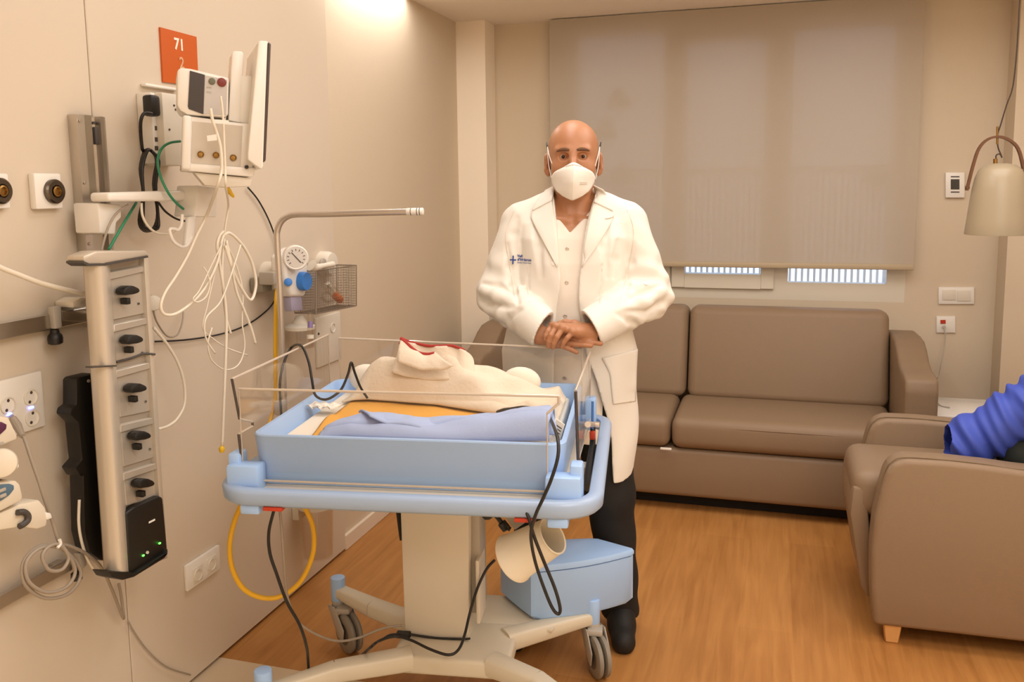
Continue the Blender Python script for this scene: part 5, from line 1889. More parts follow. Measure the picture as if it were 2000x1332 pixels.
# sewn grooves: armholes and darts
def front_b(a, z):
    r = [np.interp(z, [q[0] for q in coat_rows], [q[i] for q in coat_rows]) for i in range(1, 5)]
    t = min(.98, abs(a - r[0]) / r[2])
    return r[1] + r[3] * (1 - t ** 2.4) ** (1 / 2.4)
def groove(pts, rad=.0055):
    P = []
    for (x, y) in pts:
        b_ = .12
        for _ in range(6):
            q = ML(x, y, b_); b_ = front_b(q[0], q[2])
        P.append((q[0], b_ + .0015, q[2]))
    for p_, q_ in zip(P[:-1], P[1:]):
        Cf.cap(p_, q_, rad, rad, .006, 'sub')
groove([(1031, 510), (1030, 540), (1031, 570), (1034, 600)], .0045)
groove([(1176, 520), (1174, 550), (1172, 575), (1170, 600)], .0045)
# sleeves
for s, cf in ((-1, ML(1061, 643, .225)), (1, ML(1154, 641, .225))):
    Sl = Field(*Cf.ax)
    sh_, el_ = np.array((s * .172, -.012, 1.418)), np.array((s * .243, .036, 1.19))
    Sl.cap(sh_, el_, .074, .079, 0)
    ext = cf + (cf - el_) * .25
    Sl.cap(el_, ext, .078, .058, .02)
    d1 = el_ - sh_; d1 = d1 / np.linalg.norm(d1)
    d2 = cf - el_; d2 = d2 / np.linalg.norm(d2)
    t1 = (X3 - sh_[0]) * d1[0] + (Y3 - sh_[1]) * d1[1] + (Z3 - sh_[2]) * d1[2]
    t2 = (X3 - el_[0]) * d2[0] + (Y3 - el_[1]) * d2[1] + (Z3 - el_[2]) * d2[2]
    L1 = float(np.linalg.norm(el_ - sh_))
    wgt = np.exp(-((t1 - L1) / .10) ** 2) * (t2 < .12)
    Sl.D += (.0050 * np.sin(88 * (Z3 + .45 * s * X3) + 3.0 * np.sin(14 * Y3 + 6 * X3)) + .0030 * np.sin(57 * (Z3 - .6 * s * X3) + 2.4 * np.sin(21 * Y3 + 9 * Z3))) * wgt * np.clip(.4 - s * X3 * 1.2 + .9, .25, 1)
    Sl.D += .0034 * np.sin(2 * math.pi * t2 / .060 + 9 * Z3 + 20 * X3 + 2 * np.sin(30 * Z3)) * np.exp(-((t2 - .10) / .09) ** 2)
    Sl.D += .003 * np.sin(24 * t1 + 50 * Y3) * np.clip(1 - t1 / .2, 0, 1)
    Lc_ = float(np.linalg.norm(cf - el_))
    cutp = t2 - Lc_ + .30 * 0
    # cuff plane, tilted as in the photo
    nrm_ = np.array([-s * .86, .26, -.42]); nrm_ /= np.linalg.norm(nrm_)
    cutp = (X3 - cf[0]) * nrm_[0] + (Y3 - cf[1]) * nrm_[1] + (Z3 - cf[2]) * nrm_[2]
    Sl.D = np.maximum(Sl.D, cutp)
    hol = Field(*Cf.ax)
    hol.cap(el_ + d2 * .205, ext + d2 * .1, .046, .053, 0)
    Sl.D = np.maximum(Sl.D, -hol.D)
    A, d, k = Cf.D, Sl.D, .005
    h = np.clip(.5 + .5 * (A - d) / k, 0, 1)
    Cf.D = A + (d - A) * h - k * h * (1 - h)
# creases pressed into the cloth along the lines the photo shows
YAX = Cf.ax[1]
def surf_b(q):
    i = int(np.clip(np.searchsorted(Cf.ax[0], q[0]), 1, len(Cf.ax[0]) - 2)); k = int(np.clip(np.searchsorted(Cf.ax[2], q[2]), 1, len(Cf.ax[2]) - 2))
    col = np.nonzero(Cf.D[i, :, k] < 0)[0]
    return float(YAX[col[-1]]) if len(col) else None
def crease(pts, r0=.011, dep=.004, k=.018, op='sub'):
    P = []
    for (x, y) in pts:
        b_ = .15
        for _ in range(5):
            q = ML(x, y, b_); nb_ = surf_b(q)
            if nb_ is None:
                break
            b_ = nb_
        P.append(np.array([q[0], b_ + (r0 - dep if op == 'sub' else dep - r0), q[2]]))
    for i in range(len(P) - 1):
        t = [(.45 if j in (0, len(P) - 1) else 1.0) for j in (i, i + 1)]
        Cf.cap(P[i], P[i + 1], r0 * t[0], r0 * t[1], k, op)
for pts in ([(990, 478), (996, 520), (1003, 556), (1012, 592)], [(1237, 474), (1233, 512), (1224, 552), (1212, 592)]):
    crease(pts, .011, .0065, .010)
for pts in ([(942, 552), (972, 558), (1000, 574)], [(938, 588), (972, 598), (1008, 600)], [(1016, 604), (990, 622), (976, 654)], [(944, 622), (968, 646), (996, 664)], 
            [(1288, 556), (1252, 576), (1218, 594)], [(1296, 592), (1262, 606), (1218, 608)], [(1206, 612), (1232, 626), (1262, 634)], [(1280, 640), (1244, 660), (1200, 668)],
            [(1045, 440), (1052, 480), (1056, 540)], [(1188, 430), (1182, 480), (1186, 540)], [(1208, 470), (1204, 505), (1200, 540)], [(1010, 425), (1004, 455), (1006, 490)],
            [(1010, 700), (1008, 760), (1006, 800)]):
    crease(pts, .013, .0058, .012)
for pts in ([(940, 570), (970, 577), (998, 590)], [(950, 606), (980, 614), (1008, 612)], [(1292, 574), (1256, 592), (1220, 602)], [(1286, 618), (1250, 620), (1222, 618)]):
    crease(pts, .016, .005, .02, 'add')
V, F = Cf.mesh()
V = relax(V, F, 1, .4)
coat, bvh_coat = field_object('coat', V, F, m_coat, man, to_man, True)
# collar and lapels
def cpiece(name, L, Rr, off=.004, th=.003, m=None, nu=12, nv=24, par=None):
    return drape(MB(), L, Rr, bvh_coat, off, nu, nv, th).build(name, m or m_coat, par or coat, smooth=180)
cpiece('lapel', [(1080, 372), (1078, 395), (1084, 430), (1089, 480), (1090, 520)], [(1062, 378), (1040, 405), (1036, 426), (1060, 470), (1088, 522)], .006)
cpiece('collar', [(1085, 362), (1082, 375), (1078, 392)], [(1066, 372), (1048, 395), (1040, 412)], .010, nv=12)
cpiece('lapel', [(1163, 372), (1158, 395), (1150, 432), (1141, 480), (1134, 520)], [(1178, 380), (1198, 405), (1200, 424), (1178, 465), (1136, 522)], .006)
cpiece('collar', [(1158, 362), (1162, 376), (1160, 394)], [(1178, 372), (1194, 396), (1197, 412)], .010, nv=12)
for pts in (((1036, 424), (1044, 427), (1052, 428)), ((1199, 423), (1190, 426), (1182, 427))):
    mb = MB().tube([hit(bvh_coat, x, y, .008)[0] for x, y in pts], .0012, 6)
    mb.build('notch', mat('coat_shadow_seam', 'cbbca6', .9), coat)
m_seamc = mat('coat_seam', 'e3d7c4', .9)
for pts in ([(1004, 412), (992, 440), (988, 470), (994, 510), (1000, 545), (1006, 580)], [(1224, 410), (1236, 440), (1236, 475), (1228, 520), (1218, 560), (1212, 585)],
            [(1030, 520), (1030, 560), (1034, 590)], [(1176, 525), (1174, 560), (1172, 592)]):
    hp = [hit(bvh_coat, x, y, .0012)[0] for x, y in pts]
    MB().tube([p for p in hp if p is not None], .0011, 6).build('seam', m_seamc, coat)
# lower pocket at the right
cpiece('pocket', [(1176, 700), (1192, 730), (1196, 775), (1198, 790)], [(1246, 682), (1244, 720), (1243, 760), (1242, 784)], .005, .003)
# coat button and sleeve tab button
for (x, y) in ((1082, 514), (1262, 553)):
    p, n_ = hit(bvh_coat, x, y)
    MB().lathe([(0, 0), (.008, 0), (.0085, .002), (.006, .0028), (.005, .0018), (0, .0018)], p, n_, 20).build('button', m_white, coat)
# blue emblem and lettering on the breast
m_ink = mat('blue_ink', '27489a', .7)
p0, _ = hit(bvh_coat, 1002, 507, .0025)
exm, eym = np.array([*E1, 0]), np.array([0, 0, 1.0])
tilt = -.06
ext_ = exm * math.cos(tilt) + eym * math.sin(tilt)
eyt_ = -exm * math.sin(tilt) + eym * math.cos(tilt)
em = MB()
nz_ = np.array([*E2, 0])
for (dx, dy, w_, h_) in ((0, 0, .0038, .024), (0, -.001, .018, .0036)):
    q = [p0 + ext_ * (dx + sx * w_ / 2) + eyt_ * (dy + sy * h_ / 2) for sx, sy in ((-1, -1), (1, -1), (1, 1), (-1, 1))]
    em.prism(q, nz_ * .0008)
for k in range(4):
    an = math.pi / 2 * k
    tip_ = p0 + ext_ * math.cos(an) * .0082 + eyt_ * (math.sin(an) * .0120 - .001)
    em.prism([tip_ + (ext_ * math.cos(an + q_) + eyt_ * math.sin(an + q_)) * .0036 for q_ in (0, 2.09, 4.19)], nz_ * .0008)
em.build('emblem', m_ink, coat, smooth=0)
for body_, size, (x, y), in (('Vall', .0112, (1010.5, 499.8)), ("d'Hebron", .0118, (1010.5, 506.8)), ('Barcelona Hospital Campus', .0040, (1010.5, 512.6))):
    pt, _ = hit(bvh_coat, x, y, .004)
    t_ = text_mesh('lettering', body_, size, pt, ext_, eyt_, m_ink, coat, align='LEFT', wt=.0004 if size > .01 else .0001)
    iw = wmat(coat); ii = iw.inverted()
    for v in t_.data.vertices:
        w3 = iw @ v.co
        d = (w3 - Vector(CAM)).normalized()
        h_ = bvh_coat.ray_cast(Vector(CAM), d)
        if h_[0] is not None and (h_[0] - w3).length < .05:
            v.co = ii @ (h_[0] - d * .0022)

# ---- face: eyes, brows, thin grey hair, mask with its loops
m_eye = mat('eye_white_shaded', 'b39d88', .35)  # white of the eye, darkened to paint in the shade over the eyes
m_iris = mat('brown_iris', '2e1a10', .15)
m_brow = mat('dark_brow_hair', '6b4a34', .9)
for s in (-1, 1):
    c = np.array([s * .0325, .0775, 1.6425])
    e = MB().sphere(MW(*c), .0125, 20).build('eye', m_eye, man)
    MB().sphere(MW(c[0] + s * -.0005, c[1] + .0078, c[2] - .0008), .0066, 16).build('iris', m_iris, e)
    bw = []
    for k in range(7):
        t = k / 6
        a = s * (.012 + .040 * t)
        z_ = 1.6565 + .0085 * math.sin(math.pi * (.20 + .62 * t)) - .002 * t
        d0 = Vector(MW(a, .3, z_)); dr = Vector((-E2[0], -E2[1], 0))
        h_ = bvh_body.ray_cast(d0, dr)
        bw.append(np.array(h_[0]) if h_[0] is not None else MW(a, .09, z_))
    MB().tube(bw, [.0034, .0052, .0060, .0058, .0052, .0042, .0022], 8).build('eyebrow', m_brow, man)
# short hair fringe round the back and sides
Hf = Field(seq(-.1, .1, .004), seq(-.12, .06, .004), seq(1.56, 1.72, .004))
Hf.ell((0, .0, 1.672), (.0825, .1035, .0935), 0)
Hf.ell((0, -.02, 1.63), (.078, .090, .085), .02)
X3, Y3, Z3 = np.meshgrid(*Hf.ax, indexing='ij')
Hf.D = np.maximum(Hf.D, np.maximum(Z3 - (1.690 - .25 * (Y3 + .02)), np.maximum(1.585 - Z3 - .3 * Y3, Y3 + .002)))
V, F = Hf.mesh()
field_object('hair', V, F, mat('grey_stubble', 'a98a6c', .95, bump=.4, scale=500), man, to_man, True)
# mask
m_mask = mat('mask_fleece', 'f6efe4', .85, bump=.05, scale=300)
rows = []
nr, nc = 18, 25
for i in range(nr):
    t = i / (nr - 1)
    yt = 317 + (391 - 317) * t
    half = float(np.interp(t, (0, .08, .2, .35, .55, .75, .9, 1), (20, 31, 39, 43, 41, 33, 19, 3)))
    topdip = 0
    bc = float(np.interp(t, (0, .15, .35, .55, .8, 1), (.133, .145, .151, .149, .133, .113)))
    be = float(np.interp(t, (0, .15, .35, .55, .8, 1), (.112, .100, .078, .066, .084, .108)))
    xc = 1120.5 - 2.5 * t
    row = []
    for j in range(nc):
        q = j / (nc - 1) * 2 - 1
        yy = yt + (11 * (1 - t) ** 3 * abs(q) ** 1.6)
        bb_m = be + (bc - be) * (1 - abs(q) ** 1.55)
        bb_m -= .0016 * math.exp(-((t - .36 - .05 * abs(q)) / .02) ** 2)
        row.append(MW(*ML(xc + half * q, yy, bb_m)))
    rows.append(row)
mk = MB().sheet(rows, .0022).build('mask', m_mask, man, smooth=180)
MB().tube([rows[i][nc // 2] for i in range(1, nr)], .0011, 6).build('seam', m_mask, mk)
nb = [rows[1][j] + np.array([*E2, 0]) * .0012 for j in range(5, nc - 5)]
MB().tube(nb, .0018, 6).build('nose_strip', m_mask, mk)
m_print = mat('pale_print', 'cdbfae', .9)
for k, (x0, y0, x1, y1) in enumerate(((1130, 363, 1146, 358), (1131, 366, 1144, 362))):
    pm = [np.array(rows[9][16]) * (1 - q) + np.array(rows[9][20]) * q + np.array([*E2, 0]) * .0012 + np.array([0, 0, -.005 * k]) for q in (0, .5, 1)]
    MB().tube(pm, .0009, 6).build('print', m_print, mk)
for s in (-1, 1):
    xt = 1069.5 if s < 0 else 1171.5
    for (x0, y0, b0, xm, ym, bm_) in (((1081, 327, .072, 1073, 305, .05) if s < 0 else (1160, 332, .070, 1167, 308, .05)), ((1077, 348, .056, 1071, 318, .035) if s < 0 else (1163, 350, .056, 1169, 322, .035))):
        MB().tube([MW(*ML(x0, y0, b0)), MW(*ML(xm, ym, bm_ + .004)), MW(*ML(xt + s * 0, 287, .020))], .0014, 6).build('ear_loop', m_mask, mk)
    MB().tube([MW(*ML(xt - s * .5, 292, .022)), MW(*ML(xt + s * 1.0, 284, .012)), MW(*ML(xt + s * 2.0, 278, -.004))], [.0022, .0026, .0018], 8).build('strap_hook', m_black, mk)
# watch strap on the upper wrist
wa, wb = ML(1153, 648, .238), ML(1172, 652, .222)
wd = wb - wa; wd /= np.linalg.norm(wd)
cw = ML(1163, 651, .230)
MB().lathe([(.030, -.008), (.0335, -.007), (.0335, .007), (.030, .008), (.030, -.008)], MW(*cw), to_man(np.array([cw + wd]))[0] - MW(*cw), 32).build('watch_strap', m_black, man)
# ================================================================ cables and hoses (each one a thing)
m_wc = mat('white_cable', 'ece0cc', .45)
m_gc = mat('grey_cable', 'a39584', .5)
m_bc = mat('black_cable', '191512', .45)
m_green = mat('green_cable', '2f8a63', .5)


def wp(pts, off):
    """photo points on the plane off metres in front of the left wall; a point may carry its own distance"""
    return [(MPo(.05).p(p[0], p[1]) if (len(p) > 2 and p[2] >= .27) else WP(p[2] if len(p) > 2 else off).p(p[0], p[1])) for p in pts]


def cable(name, label, pts, r, m, n=8, smooth=6):
    return tag(MB().tube(pts, r, n, smooth=smooth).build(name, m, None, smooth=180), label, 'cable' if 'hose' not in name and 'tub' not in name else 'hose')


CB = 'white monitor cables hanging from the arm'
def wcable(label, pts, off=.22, r=.0036, m=None):
    o = cable('patient_cable', label, wp(pts, off), r, m or m_wc)
    o['group'] = CB
    return o


wcable('white cable from the red port of the monitor to the bundle', [(431, 188, .27), (434, 210, .275), (436, 236, .275), (438, 280, .275), (440, 330, .27), (441, 365, .275), (446, 400, .235), (441, 435, .225), (437, 462, .22)], .25, .003)
c_ = wcable('thicker white cable from the lower left port of the monitor', [(411, 212, .27), (416, 238, .275), (424, 262, .275), (431, 290, .275), (433, 330, .27), (424, 366, .275), (404, 420, .24), (385, 458, .225), (366, 500, .22), (343, 540, .22), (322, 572, .22), (314, 598, .22), (322, 614, .22), (345, 612, .22), (378, 588, .22), (404, 556, .22), (425, 510, .225), (433, 470, .225), (438, 458, .225)], .25, .0042)
wcable('white cable looping widest to the right of the bundle', [(437, 460, .225), (448, 455, .23), (466, 470, .23), (482, 492, .225), (494, 520, .22), (500, 556, .22), (490, 586, .22), (470, 560, .22), (452, 520, .225), (440, 480, .225)], .22, .0044)
d_ = wcable('long white cable hanging down to a yellow tip', [(436, 452, .225), (428, 462, .225), (424, 480, .225), (428, 510, .22), (436, 560, .22), (442, 620, .22), (441, 690, .22), (438, 770, .22), (434, 872, .22)], .22, .0042)
MB().lathe([(0, 0), (.006, .001), (.0085, .008), (.0085, .013), (.005, .019), (0, .019)], WP(.22).p(433.5, 884), (0, 0, 1), 16).build('yellow_tip', mat('yellow_plastic', 'eec12c', .4), d_)
wcable('white cable with a plug end hanging at the right of the bundle', [(442, 470, .225), (452, 520, .225), (462, 570, .22), (476, 604, .22), (490, 640, .22), (499, 671, .22)], .22, .0040)
wcable('short white cable ending left of the yellow hose', [(438, 466, .22), (434, 520, .215), (437, 580, .215), (442, 622, .215), (451, 652, .215)], .215, .0036)
wcable('thin white cable in a low round loop under the bundle', [(441, 472, .215), (462, 520, .215), (474, 570, .215), (473, 630, .215), (478, 676, .215), (466, 712, .215), (440, 722, .215), (414, 704, .215), (406, 672, .215), (414, 640, .215)], .215, .0022)
wcable('thin white cable in a small loop at the middle of the bundle', [(434, 476, .23), (412, 520, .23), (390, 566, .23), (377, 584, .23), (386, 590, .23), (402, 580, .23), (410, 556, .23), (404, 532, .23), (397, 522, .23)], .23, .0022)
wcable('thin white cable falling straight behind the bundle', [(437, 470, .205), (418, 540, .205), (404, 600, .205), (396, 640, .205), (414, 660, .205), (444, 680, .205), (484, 694, .205)], .205, .0022)
wcable('white cable crossing the bundle from right to left', [(470, 478, .235), (450, 540, .235), (430, 590, .235), (402, 622, .235), (402, 660, .235), (420, 690, .235)], .235, .0026)
lbl1 = MB().prism([MPo(.085).p(418, 233), MPo(.085).p(447, 235), MPo(.085).p(446, 242), MPo(.085).p(419, 241)], back * .003).build('cable_label', m_white, c_, smooth=0)
MB().prism([MPo(.07).p(404, 265), MPo(.07).p(423, 262), MPo(.07).p(424, 274), MPo(.07).p(405, 276)], back * .003).build('cable_label', m_white, c_, smooth=0)
yc = tag(MB().tube(wp([(441, 362, .25), (447, 373, .25), (456, 384, .25)], .25), [.006, .0075, .004], 10).build('yellow_connector', mat('yellow_plastic', 'eec12c', .4), None), 'small yellow connector hanging under the monitor', 'connector')
# white pair looping under the swing arm
cable('arm_cable', 'white double cable sagging under the swing arm', wp([(276, 396), (278, 420), (288, 440), (305, 454), (330, 456), (341, 450)], .13), .0034, m_wc)
cable('arm_cable', 'thin dark cable sagging behind the white pair under the swing arm', wp([(310, 396), (322, 412), (338, 424), (352, 430), (366, 432)], .11), .003, m_bc)
# black mains lead with its hanging coil
lp_ = [(296, 222, .09), (282, 221, .09), (275, 236, .085), (275, 262, .07), (278, 292, .062)]
for k in range(5):
    w_ = 15 + 2 * k
    lp_ += [(281 + 1.5 * k, 296, .058 + .0045 * k), (274 + k, 330, .058 + .0045 * k), (280, 380, .058 + .0045 * k), (272 + 2 * k, 430, .058 + .0045 * k), (281 + k, 450 - k, .058 + .0045 * k), (300 + 2 * k, 446, .058 + .0045 * k), (308, 415, .058 + .0045 * k), (300 + k, 360, .058 + .0045 * k), (306 + k, 315, .058 + .0045 * k), (296, 295, .058 + .0045 * k)]
cable('mains_lead', 'black mains lead coiled in a long hank below the distribution box', wp(lp_, .08), .0046, m_bc, smooth=4)
cable('earth_cable', 'green cable curving down from the monitor back past the black coil', wp([(352, 276, .12), (332, 279, .12), (316, 290, .12), (308, 312, .12), (312, 340, .15), (326, 372, .172), (342, 394, .172), (358, 408, .165)], .12), .0036, m_green)
cable('earth_cable', 'green cable running down from the swing arm to the tower', wp([(266, 396, .08), (254, 416, .10), (236, 446, .12), (212, 488, .12)], .12), .0036, m_green)
cable('arm_cable', 'grey cable running down beside the green one to the tower', wp([(250, 400, .125), (228, 416, .125), (214, 438, .125), (206, 460, .125), (198, 490, .125)], .125), .003, m_gc)
# wall cable behind the pole
cable('wall_cable', 'long thin black cable curving along the wall behind the steel pole', wp([(484, 366), (505, 392), (526, 432), (540, 474), (549, 530), (537, 585), (510, 616), (470, 640), (420, 655), (360, 664), (303, 667)], .012), .0028, m_bc)
cable('wall_cable', 'thick white cable arching in from the left edge to the tower', wp([(-40, 500), (0, 522), (40, 538), (80, 553), (130, 566), (176, 576)], .10), .0062, m_wc)
pl_ = tag(MB().prism([WP(.06).p(142, 590), WP(.06).p(160, 580), WP(.06).p(172, 582), WP(.06).p(172, 598), WP(.06).p(144, 602)], (-.06, 0, 0), .006).build('wall_plug', m_white2, None), 'white plug on the wall behind the upper rail arm', 'plug')
rp_ = tag(MB().cyl(WP(0).p(296, 590), WP(.08).p(300, 592), .022, n=20, bevel=.006).build('wall_plug', m_white2, None), 'round white plug on the wall right of the tower', 'plug')
cable('tower_cable', 'thin grey cable sagging to the right of the tower', wp([(298, 600, .07), (306, 628, .06), (326, 656, .05), (346, 654, .05), (356, 630, .04), (358, 610, .012)], .05), .0026, m_gc)
cable('tower_cable', 'cream cable bowing out to the right of the tower', wp([(300, 640, .10), (326, 672, .10), (348, 710, .10), (360, 752, .10), (360, 790, .10), (346, 818, .10), (328, 832, .10), (310, 838, .11)], .10), .0042, m_wc)
# grey mains lead of the pumps with its coil
g_ = [(22, 812, .015), (32, 824, .05), (48, 858, .10), (62, 900, .12), (76, 940, .13), (88, 978, .13), (102, 1018, .12), (115, 1058, .12)]
for k in range(2):
    rr = 58 - 9 * k
    for a in (-60, -110, -160, 150, 100, 50, 0):
        g_.append((100 - 2 * k + rr * math.cos(math.radians(a)), 1116 - 4 * k + rr * .92 * math.sin(math.radians(a)), .12 + .008 * k))
for a in (-60, -110, -170, 120, 60, 0, -50):
    g_.append((108 + 26 * math.cos(math.radians(a)), 1090 + 26 * math.sin(math.radians(a)), .135))
g_ += [(120, 1064, .13), (140, 1068, .12), (172, 1084, .105), (200, 1112, .09), (222, 1160, .06), (240, 1206, .03), (241, 1196, .025), (236, 1160, .02), (232, 1140, .02)]
gl_ = cable('pump_lead', 'grey mains lead with a round coil below the pumps', wp(g_, .12), .0042, m_gc, smooth=5)
MB().tube(wp([(24, 816, .052), (34, 832, .066), (44, 852, .095)], .06), [.008, .010, .006], 10).build('plug', m_gc, gl_)
MB().tube(wp([(112, 1070), (118, 1062), (116, 1054)], .138), .004, 8).build('cable_tie', m_white, gl_)
cable('tower_cable', 'white cable hanging beside the black spine of the tower', wp([(155, 976, .094), (154, 1022, .092), (160, 1060, .092), (172, 1094, .092), (190, 1122, .08)], .06), .0036, m_wc)
cable('floor_tubing', 'thin clear tubing drooping on the wall near the floor', wp([(250, 1212), (262, 1234), (288, 1270), (325, 1302), (372, 1318)], .008), .0022, m_gc)

# ---- yellow oxygen hose: from the wall down and in a loop under the bassinet
yh = cable('oxygen_hose', 'yellow hose falling from the wall and looping below the bassinet', wp([(541, 566, .10), (539, 590, .13), (538, 650, .13), (538, 720, .125), (536, 790, .125), (514, 860, .14), (498, 920, .20), (478, 972, .28), (460, 1012, .30), (449, 1060, .30), (453, 1108, .30), (474, 1148, .30), (510, 1167, .30), (550, 1164, .30), (588, 1134, .30), (611, 1082, .30), (612, 1034, .30), (600, 1000, .31), (583, 972, .33), (572, 940, .36)], .2), .0068, m_yellow, n=12)
# ---- black lead arching over the left end of the bassinet
def bv_pts(pts):
    return [BV(p[2]).p(p[0], p[1]) for p in pts]


cable('probe_lead', 'black lead arching over the left end of the bassinet tray', [BU(-.495).p(*q) for q in ((556, 905), (553, 850), (548, 790), (547, 744), (556, 704), (570, 678))] + bv_pts([(588, 675, .05), (602, 704, .02), (609, 740, .0), (614, 768, .0), (624, 778, .02), (638, 780, .02), (654, 772, .03), (668, 758, .05), (680, 730, .07), (686, 708, .08), (693, 728, .09), (704, 756, .10), (718, 778, .10)]), .0038, m_bc)
# ---- black lead over the near right corner
rl = [(976, 804, -.085), (1000, 798, -.095), (1024, 795, -.115), (1048, 800, -.150), (1070, 812, -.20), (1082, 834, -.352), (1090, 862, -.43), (1089, 895, -.455), (1076, 938, -.462), (1060, 975, -.462), (1046, 1006, -.445), (1037, 1044, -.44), (1044, 1092, -.42), (1060, 1142, -.42), (1078, 1186, -.42), (1090, 1199, -.42), (1094, 1188, -.42), (1084, 1150, -.415), (1062, 1096, -.41), (1044, 1050, -.425), (1034, 1016, -.42), (1028, 998, -.41), (1030, 990, -.38)]
o_ = cable('sensor_lead', 'black lead draped over the near right corner of the bassinet', bv_pts(rl), .0040, m_bc)
MB().tube(bv_pts([(972, 806, -.08), (985, 802, -.092), (1000, 799, -.105)]), [.0065, .0072, .005], 10).build('connector', m_black, o_)
# ---- leads hanging from the left latch to the floor
cable('mains_lead', 'black lead hanging from the left latch down to the floor', bv_pts([(541, 970, -.30), (534, 1000, -.30), (525, 1040, -.30), (527, 1080, -.30), (540, 1120, -.30), (560, 1175, -.28), (585, 1220, -.24), (598, 1260, -.17), (602, 1296, -.10)]) + [BV(-.08).p(602, 1303) * np.array([1, 1, 0]) + np.array([0, 0, .006])], .0042, m_bc)
cable('mains_lead', 'grey lead hanging from the left latch and running to the column foot', bv_pts([(543, 972, -.28), (548, 1010, -.28), (552, 1060, -.28), (556, 1120, -.24), (563, 1172, -.18), (582, 1214, -.12), (620, 1240, -.06), (660, 1252, .0), (700, 1246, .04), (740, 1230, .07), (770, 1223, .09), (786, 1222, .10)]), .0036, m_gc)
ml_ = cable('mains_lead', 'black lead sagging across the column foot to the storage box', [ZP(.008).p(668, 1326), ZP(.02).p(692, 1294)] + bv_pts([(722, 1266, -.08), (742, 1251, -.06), (772, 1243, -.02), (802, 1250, -.03), (840, 1268, -.06), (876, 1279, -.075), (896, 1268, -.05), (908, 1238, .02), (918, 1196, .075), (932, 1150, .085), (950, 1112, .11), (966, 1094, .14)]), .0042, m_bc)
cable('column_strap', 'thin black lead wrapped round the foot of the column', bv_pts([(742, 1252, .04), (762, 1240, .08), (785, 1239, .092), (800, 1239, .094), (850, 1246, .094), (905, 1248, .094), (918, 1247, .092)]), .0034, m_bc)
tag(MB().prism([BV(.075).p(774, 1234), BV(.088).p(800, 1236), BV(.088).p(800, 1250), BV(.075).p(774, 1247)], (0, .012, 0), .002).build('cable_connector', m_black, None), 'black connector block at the foot of the column', 'connector')
# ================================================================ the person in the armchair (mostly outside the photo)
sit = thing('person', 'person in a bright blue jacket sitting in the armchair, only an arm visible', 'person', (1.1, 3.28, .56))
same = lambda V: np.asarray(V)
Bs = Field(seq(.55, 1.58, .006), seq(2.98, 3.62, .006), seq(.54, 1.62, .006))
Bs.cap((1.12, 3.275, .69), (1.24, 3.275, 1.02), .115, .13, .03)
Bs.cap((1.24, 3.275, 1.02), (1.26, 3.275, 1.14), .13, .09, .03)
Bs.cap((1.26, 3.275, 1.14), (1.24, 3.275, 1.27), .055, .055, .03)
Bs.ell((1.225, 3.275, 1.39), (.098, .078, .115), .02)
Bs.cap((1.14, 3.275, 1.385), (1.125, 3.275, 1.36), .012, .016, .012)
for s in (-1, 1):
    Bs.ell((1.23, 3.275 + s * .083, 1.38), (.020, .010, .033), .008)
    Bs.cap((1.25, 3.275 + s * .15, 1.10), (1.25, 3.275 + s * .17, 1.08), .055, .05, .04)
sh_, el_ = np.array([1.20, 3.14, 1.09]), YP(3.205).p(1888, 866)
hn = (np.array([.86, 3.30, .70]), np.array([.90, 3.36, .73]))
Bs.cap(sh_, el_, .050, .040, .03)
Bs.cap(el_, hn[0], .040, .028, .02)
Bs.cap((1.25, 3.44, 1.08), (.96, 3.44, .80), .050, .040, .03)
Bs.cap((.96, 3.44, .80), hn[1], .040, .028, .02)
for w0, dr in ((hn[0], 1), (hn[1], -1)):
    dv = np.array([-.30, .95 * dr, .02]) if dr > 0 else np.array([-.9, -.4, -.1])
    dv /= np.linalg.norm(dv)
    sd = np.array([-dv[1], dv[0], 0])
    Bs.cap(w0, w0 + dv * .07, .024, .028, .02, flat=((0, 0, 1), .6))
    for k in range(4):
        a = w0 + dv * .068 + sd * (k - 1.5) * .019
        ln = (.040, .047, .044, .034)[k]
        Bs.cap(a, a + dv * ln, .0095, .008, .003)
        Bs.cap(a + dv * ln, a + dv * (ln + .022) - np.array([0, 0, .012]), .0085, .0075, .003)
    Bs.cap(w0 + dv * .03 + sd * .024 * dr, w0 + dv * .07 + sd * .05 * dr, .012, .009, .006)
for s in (-1, 1):
    Bs.cap((1.12, 3.275 + s * .07, .64), (.82, 3.275 + s * .10, .63), .070, .052, .03)
    Bs.cap((.82, 3.275 + s * .10, .63), (1.0, 3.275 - s * .04, .615), .050, .038, .02)
V, F = Bs.mesh()
field_object('body', V, F, m_skin, sit, same, False)
# jacket
m_jac = mat('blue_jacket', '3d52b4', .6, bump=.06, scale=120)
J = Field(seq(.60, 1.58, .006), seq(2.95, 3.64, .006), seq(.56, 1.26, .006))
J.cap((1.13, 3.275, .70), (1.24, 3.275, 1.02), .150, .165, .03)
J.cap((1.24, 3.275, 1.02), (1.26, 3.275, 1.15), .165, .095, .03)
J.cap((1.26, 3.275, 1.15), (1.255, 3.275, 1.20), .075, .07, .02)
J.cap((1.22, 3.14, 1.09), el_, .110, .084, .02)
J.cap(el_, hn[0] + (el_ - hn[0]) * .12, .080, .044, .03)
J.cap((1.25, 3.42, 1.06), (.96, 3.42, .80), .088, .075, .02)
J.cap((.96, 3.42, .80), hn[1] + np.array([.012, .01, .008]), .070, .044, .03)
X3, Y3, Z3 = np.meshgrid(*J.ax, indexing='ij')
d1 = el_ - sh_; L1 = np.linalg.norm(d1); d1 = d1 / L1
t1 = (X3 - sh_[0]) * d1[0] + (Y3 - sh_[1]) * d1[1] + (Z3 - sh_[2]) * d1[2]
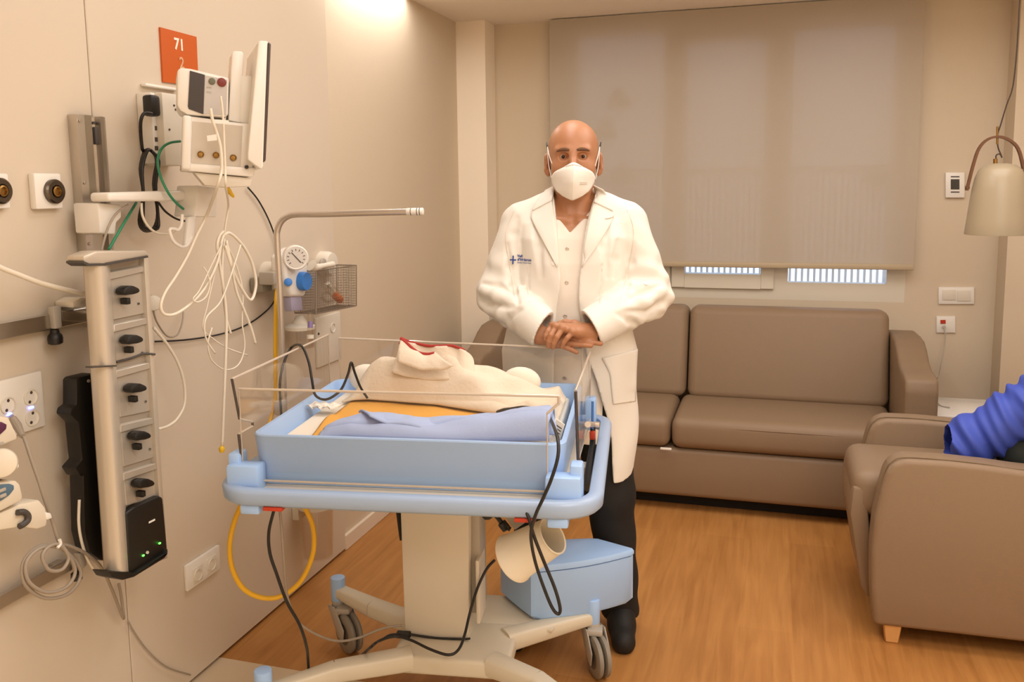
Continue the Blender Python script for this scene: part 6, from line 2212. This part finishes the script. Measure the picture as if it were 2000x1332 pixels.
J.D += (.0085 * np.sin(2 * math.pi * t1 / .085 + 2.2 * np.sin(20 * Z3 + 14 * X3) + 14 * (Z3 - X3)) + .004 * np.sin(2 * math.pi * t1 / .045 + 24 * Y3 + 1.5 * np.sin(30 * X3))) * (Y3 < 3.27)
J.D += .004 * np.sin(50 * Z3 + 20 * X3) * (Y3 >= 3.27)
J.D = np.maximum(J.D, .585 - Z3)
V, F = J.mesh()
V = relax(V, F, 1, .4)
field_object('jacket', V, F, m_jac, sit, same, False)
Tj = Field(seq(.6, 1.34, .007), seq(3.0, 3.6, .007), seq(.556, .82, .006))
Tj.cap((1.14, 3.275, .68), (1.10, 3.275, .68), .13, .13, .03)
for s in (-1, 1):
    Tj.cap((1.12, 3.275 + s * .07, .645), (.82, 3.275 + s * .09, .628), .085, .066, .03)
    Tj.cap((.82, 3.275 + s * .09, .628), (.98, 3.275 - s * .04, .622), .062, .050, .02)
X3, Y3, Z3 = np.meshgrid(*Tj.ax, indexing='ij')
Tj.D = np.maximum(Tj.D, .5605 - Z3)
V, F = Tj.mesh()
field_object('trousers', V, F, mat('dark_green_trousers', '1b211d', .8), sit, same, False)
Hs = Field(seq(1.10, 1.36, .006), seq(3.16, 3.39, .006), seq(1.28, 1.54, .006))
Hs.ell((1.235, 3.275, 1.405), (.103, .085, .112), 0)
X3, Y3, Z3 = np.meshgrid(*Hs.ax, indexing='ij')
Hs.D = np.maximum(Hs.D, np.maximum(1.34 - Z3, (1.44 - Z3) - 1.6 * (X3 - 1.18)))
V, F = Hs.mesh()
field_object('hair', V, F, mat('dark_hair', '2a1d15', .7, bump=.3, scale=300), sit, same, False)
for s in (-1, 1):
    e = MB().sphere((1.143, 3.275 + s * .032, 1.395), .0115).build('eye', m_eye, sit)
    MB().sphere((1.1355, 3.275 + s * .032, 1.395), .0055).build('iris', m_iris, e)
MB().sphere((1.137, 3.275, 1.325), .02, 16, (.4, 1.2, .35)).build('mouth', mat('lip', 'a5604c', .5), sit)
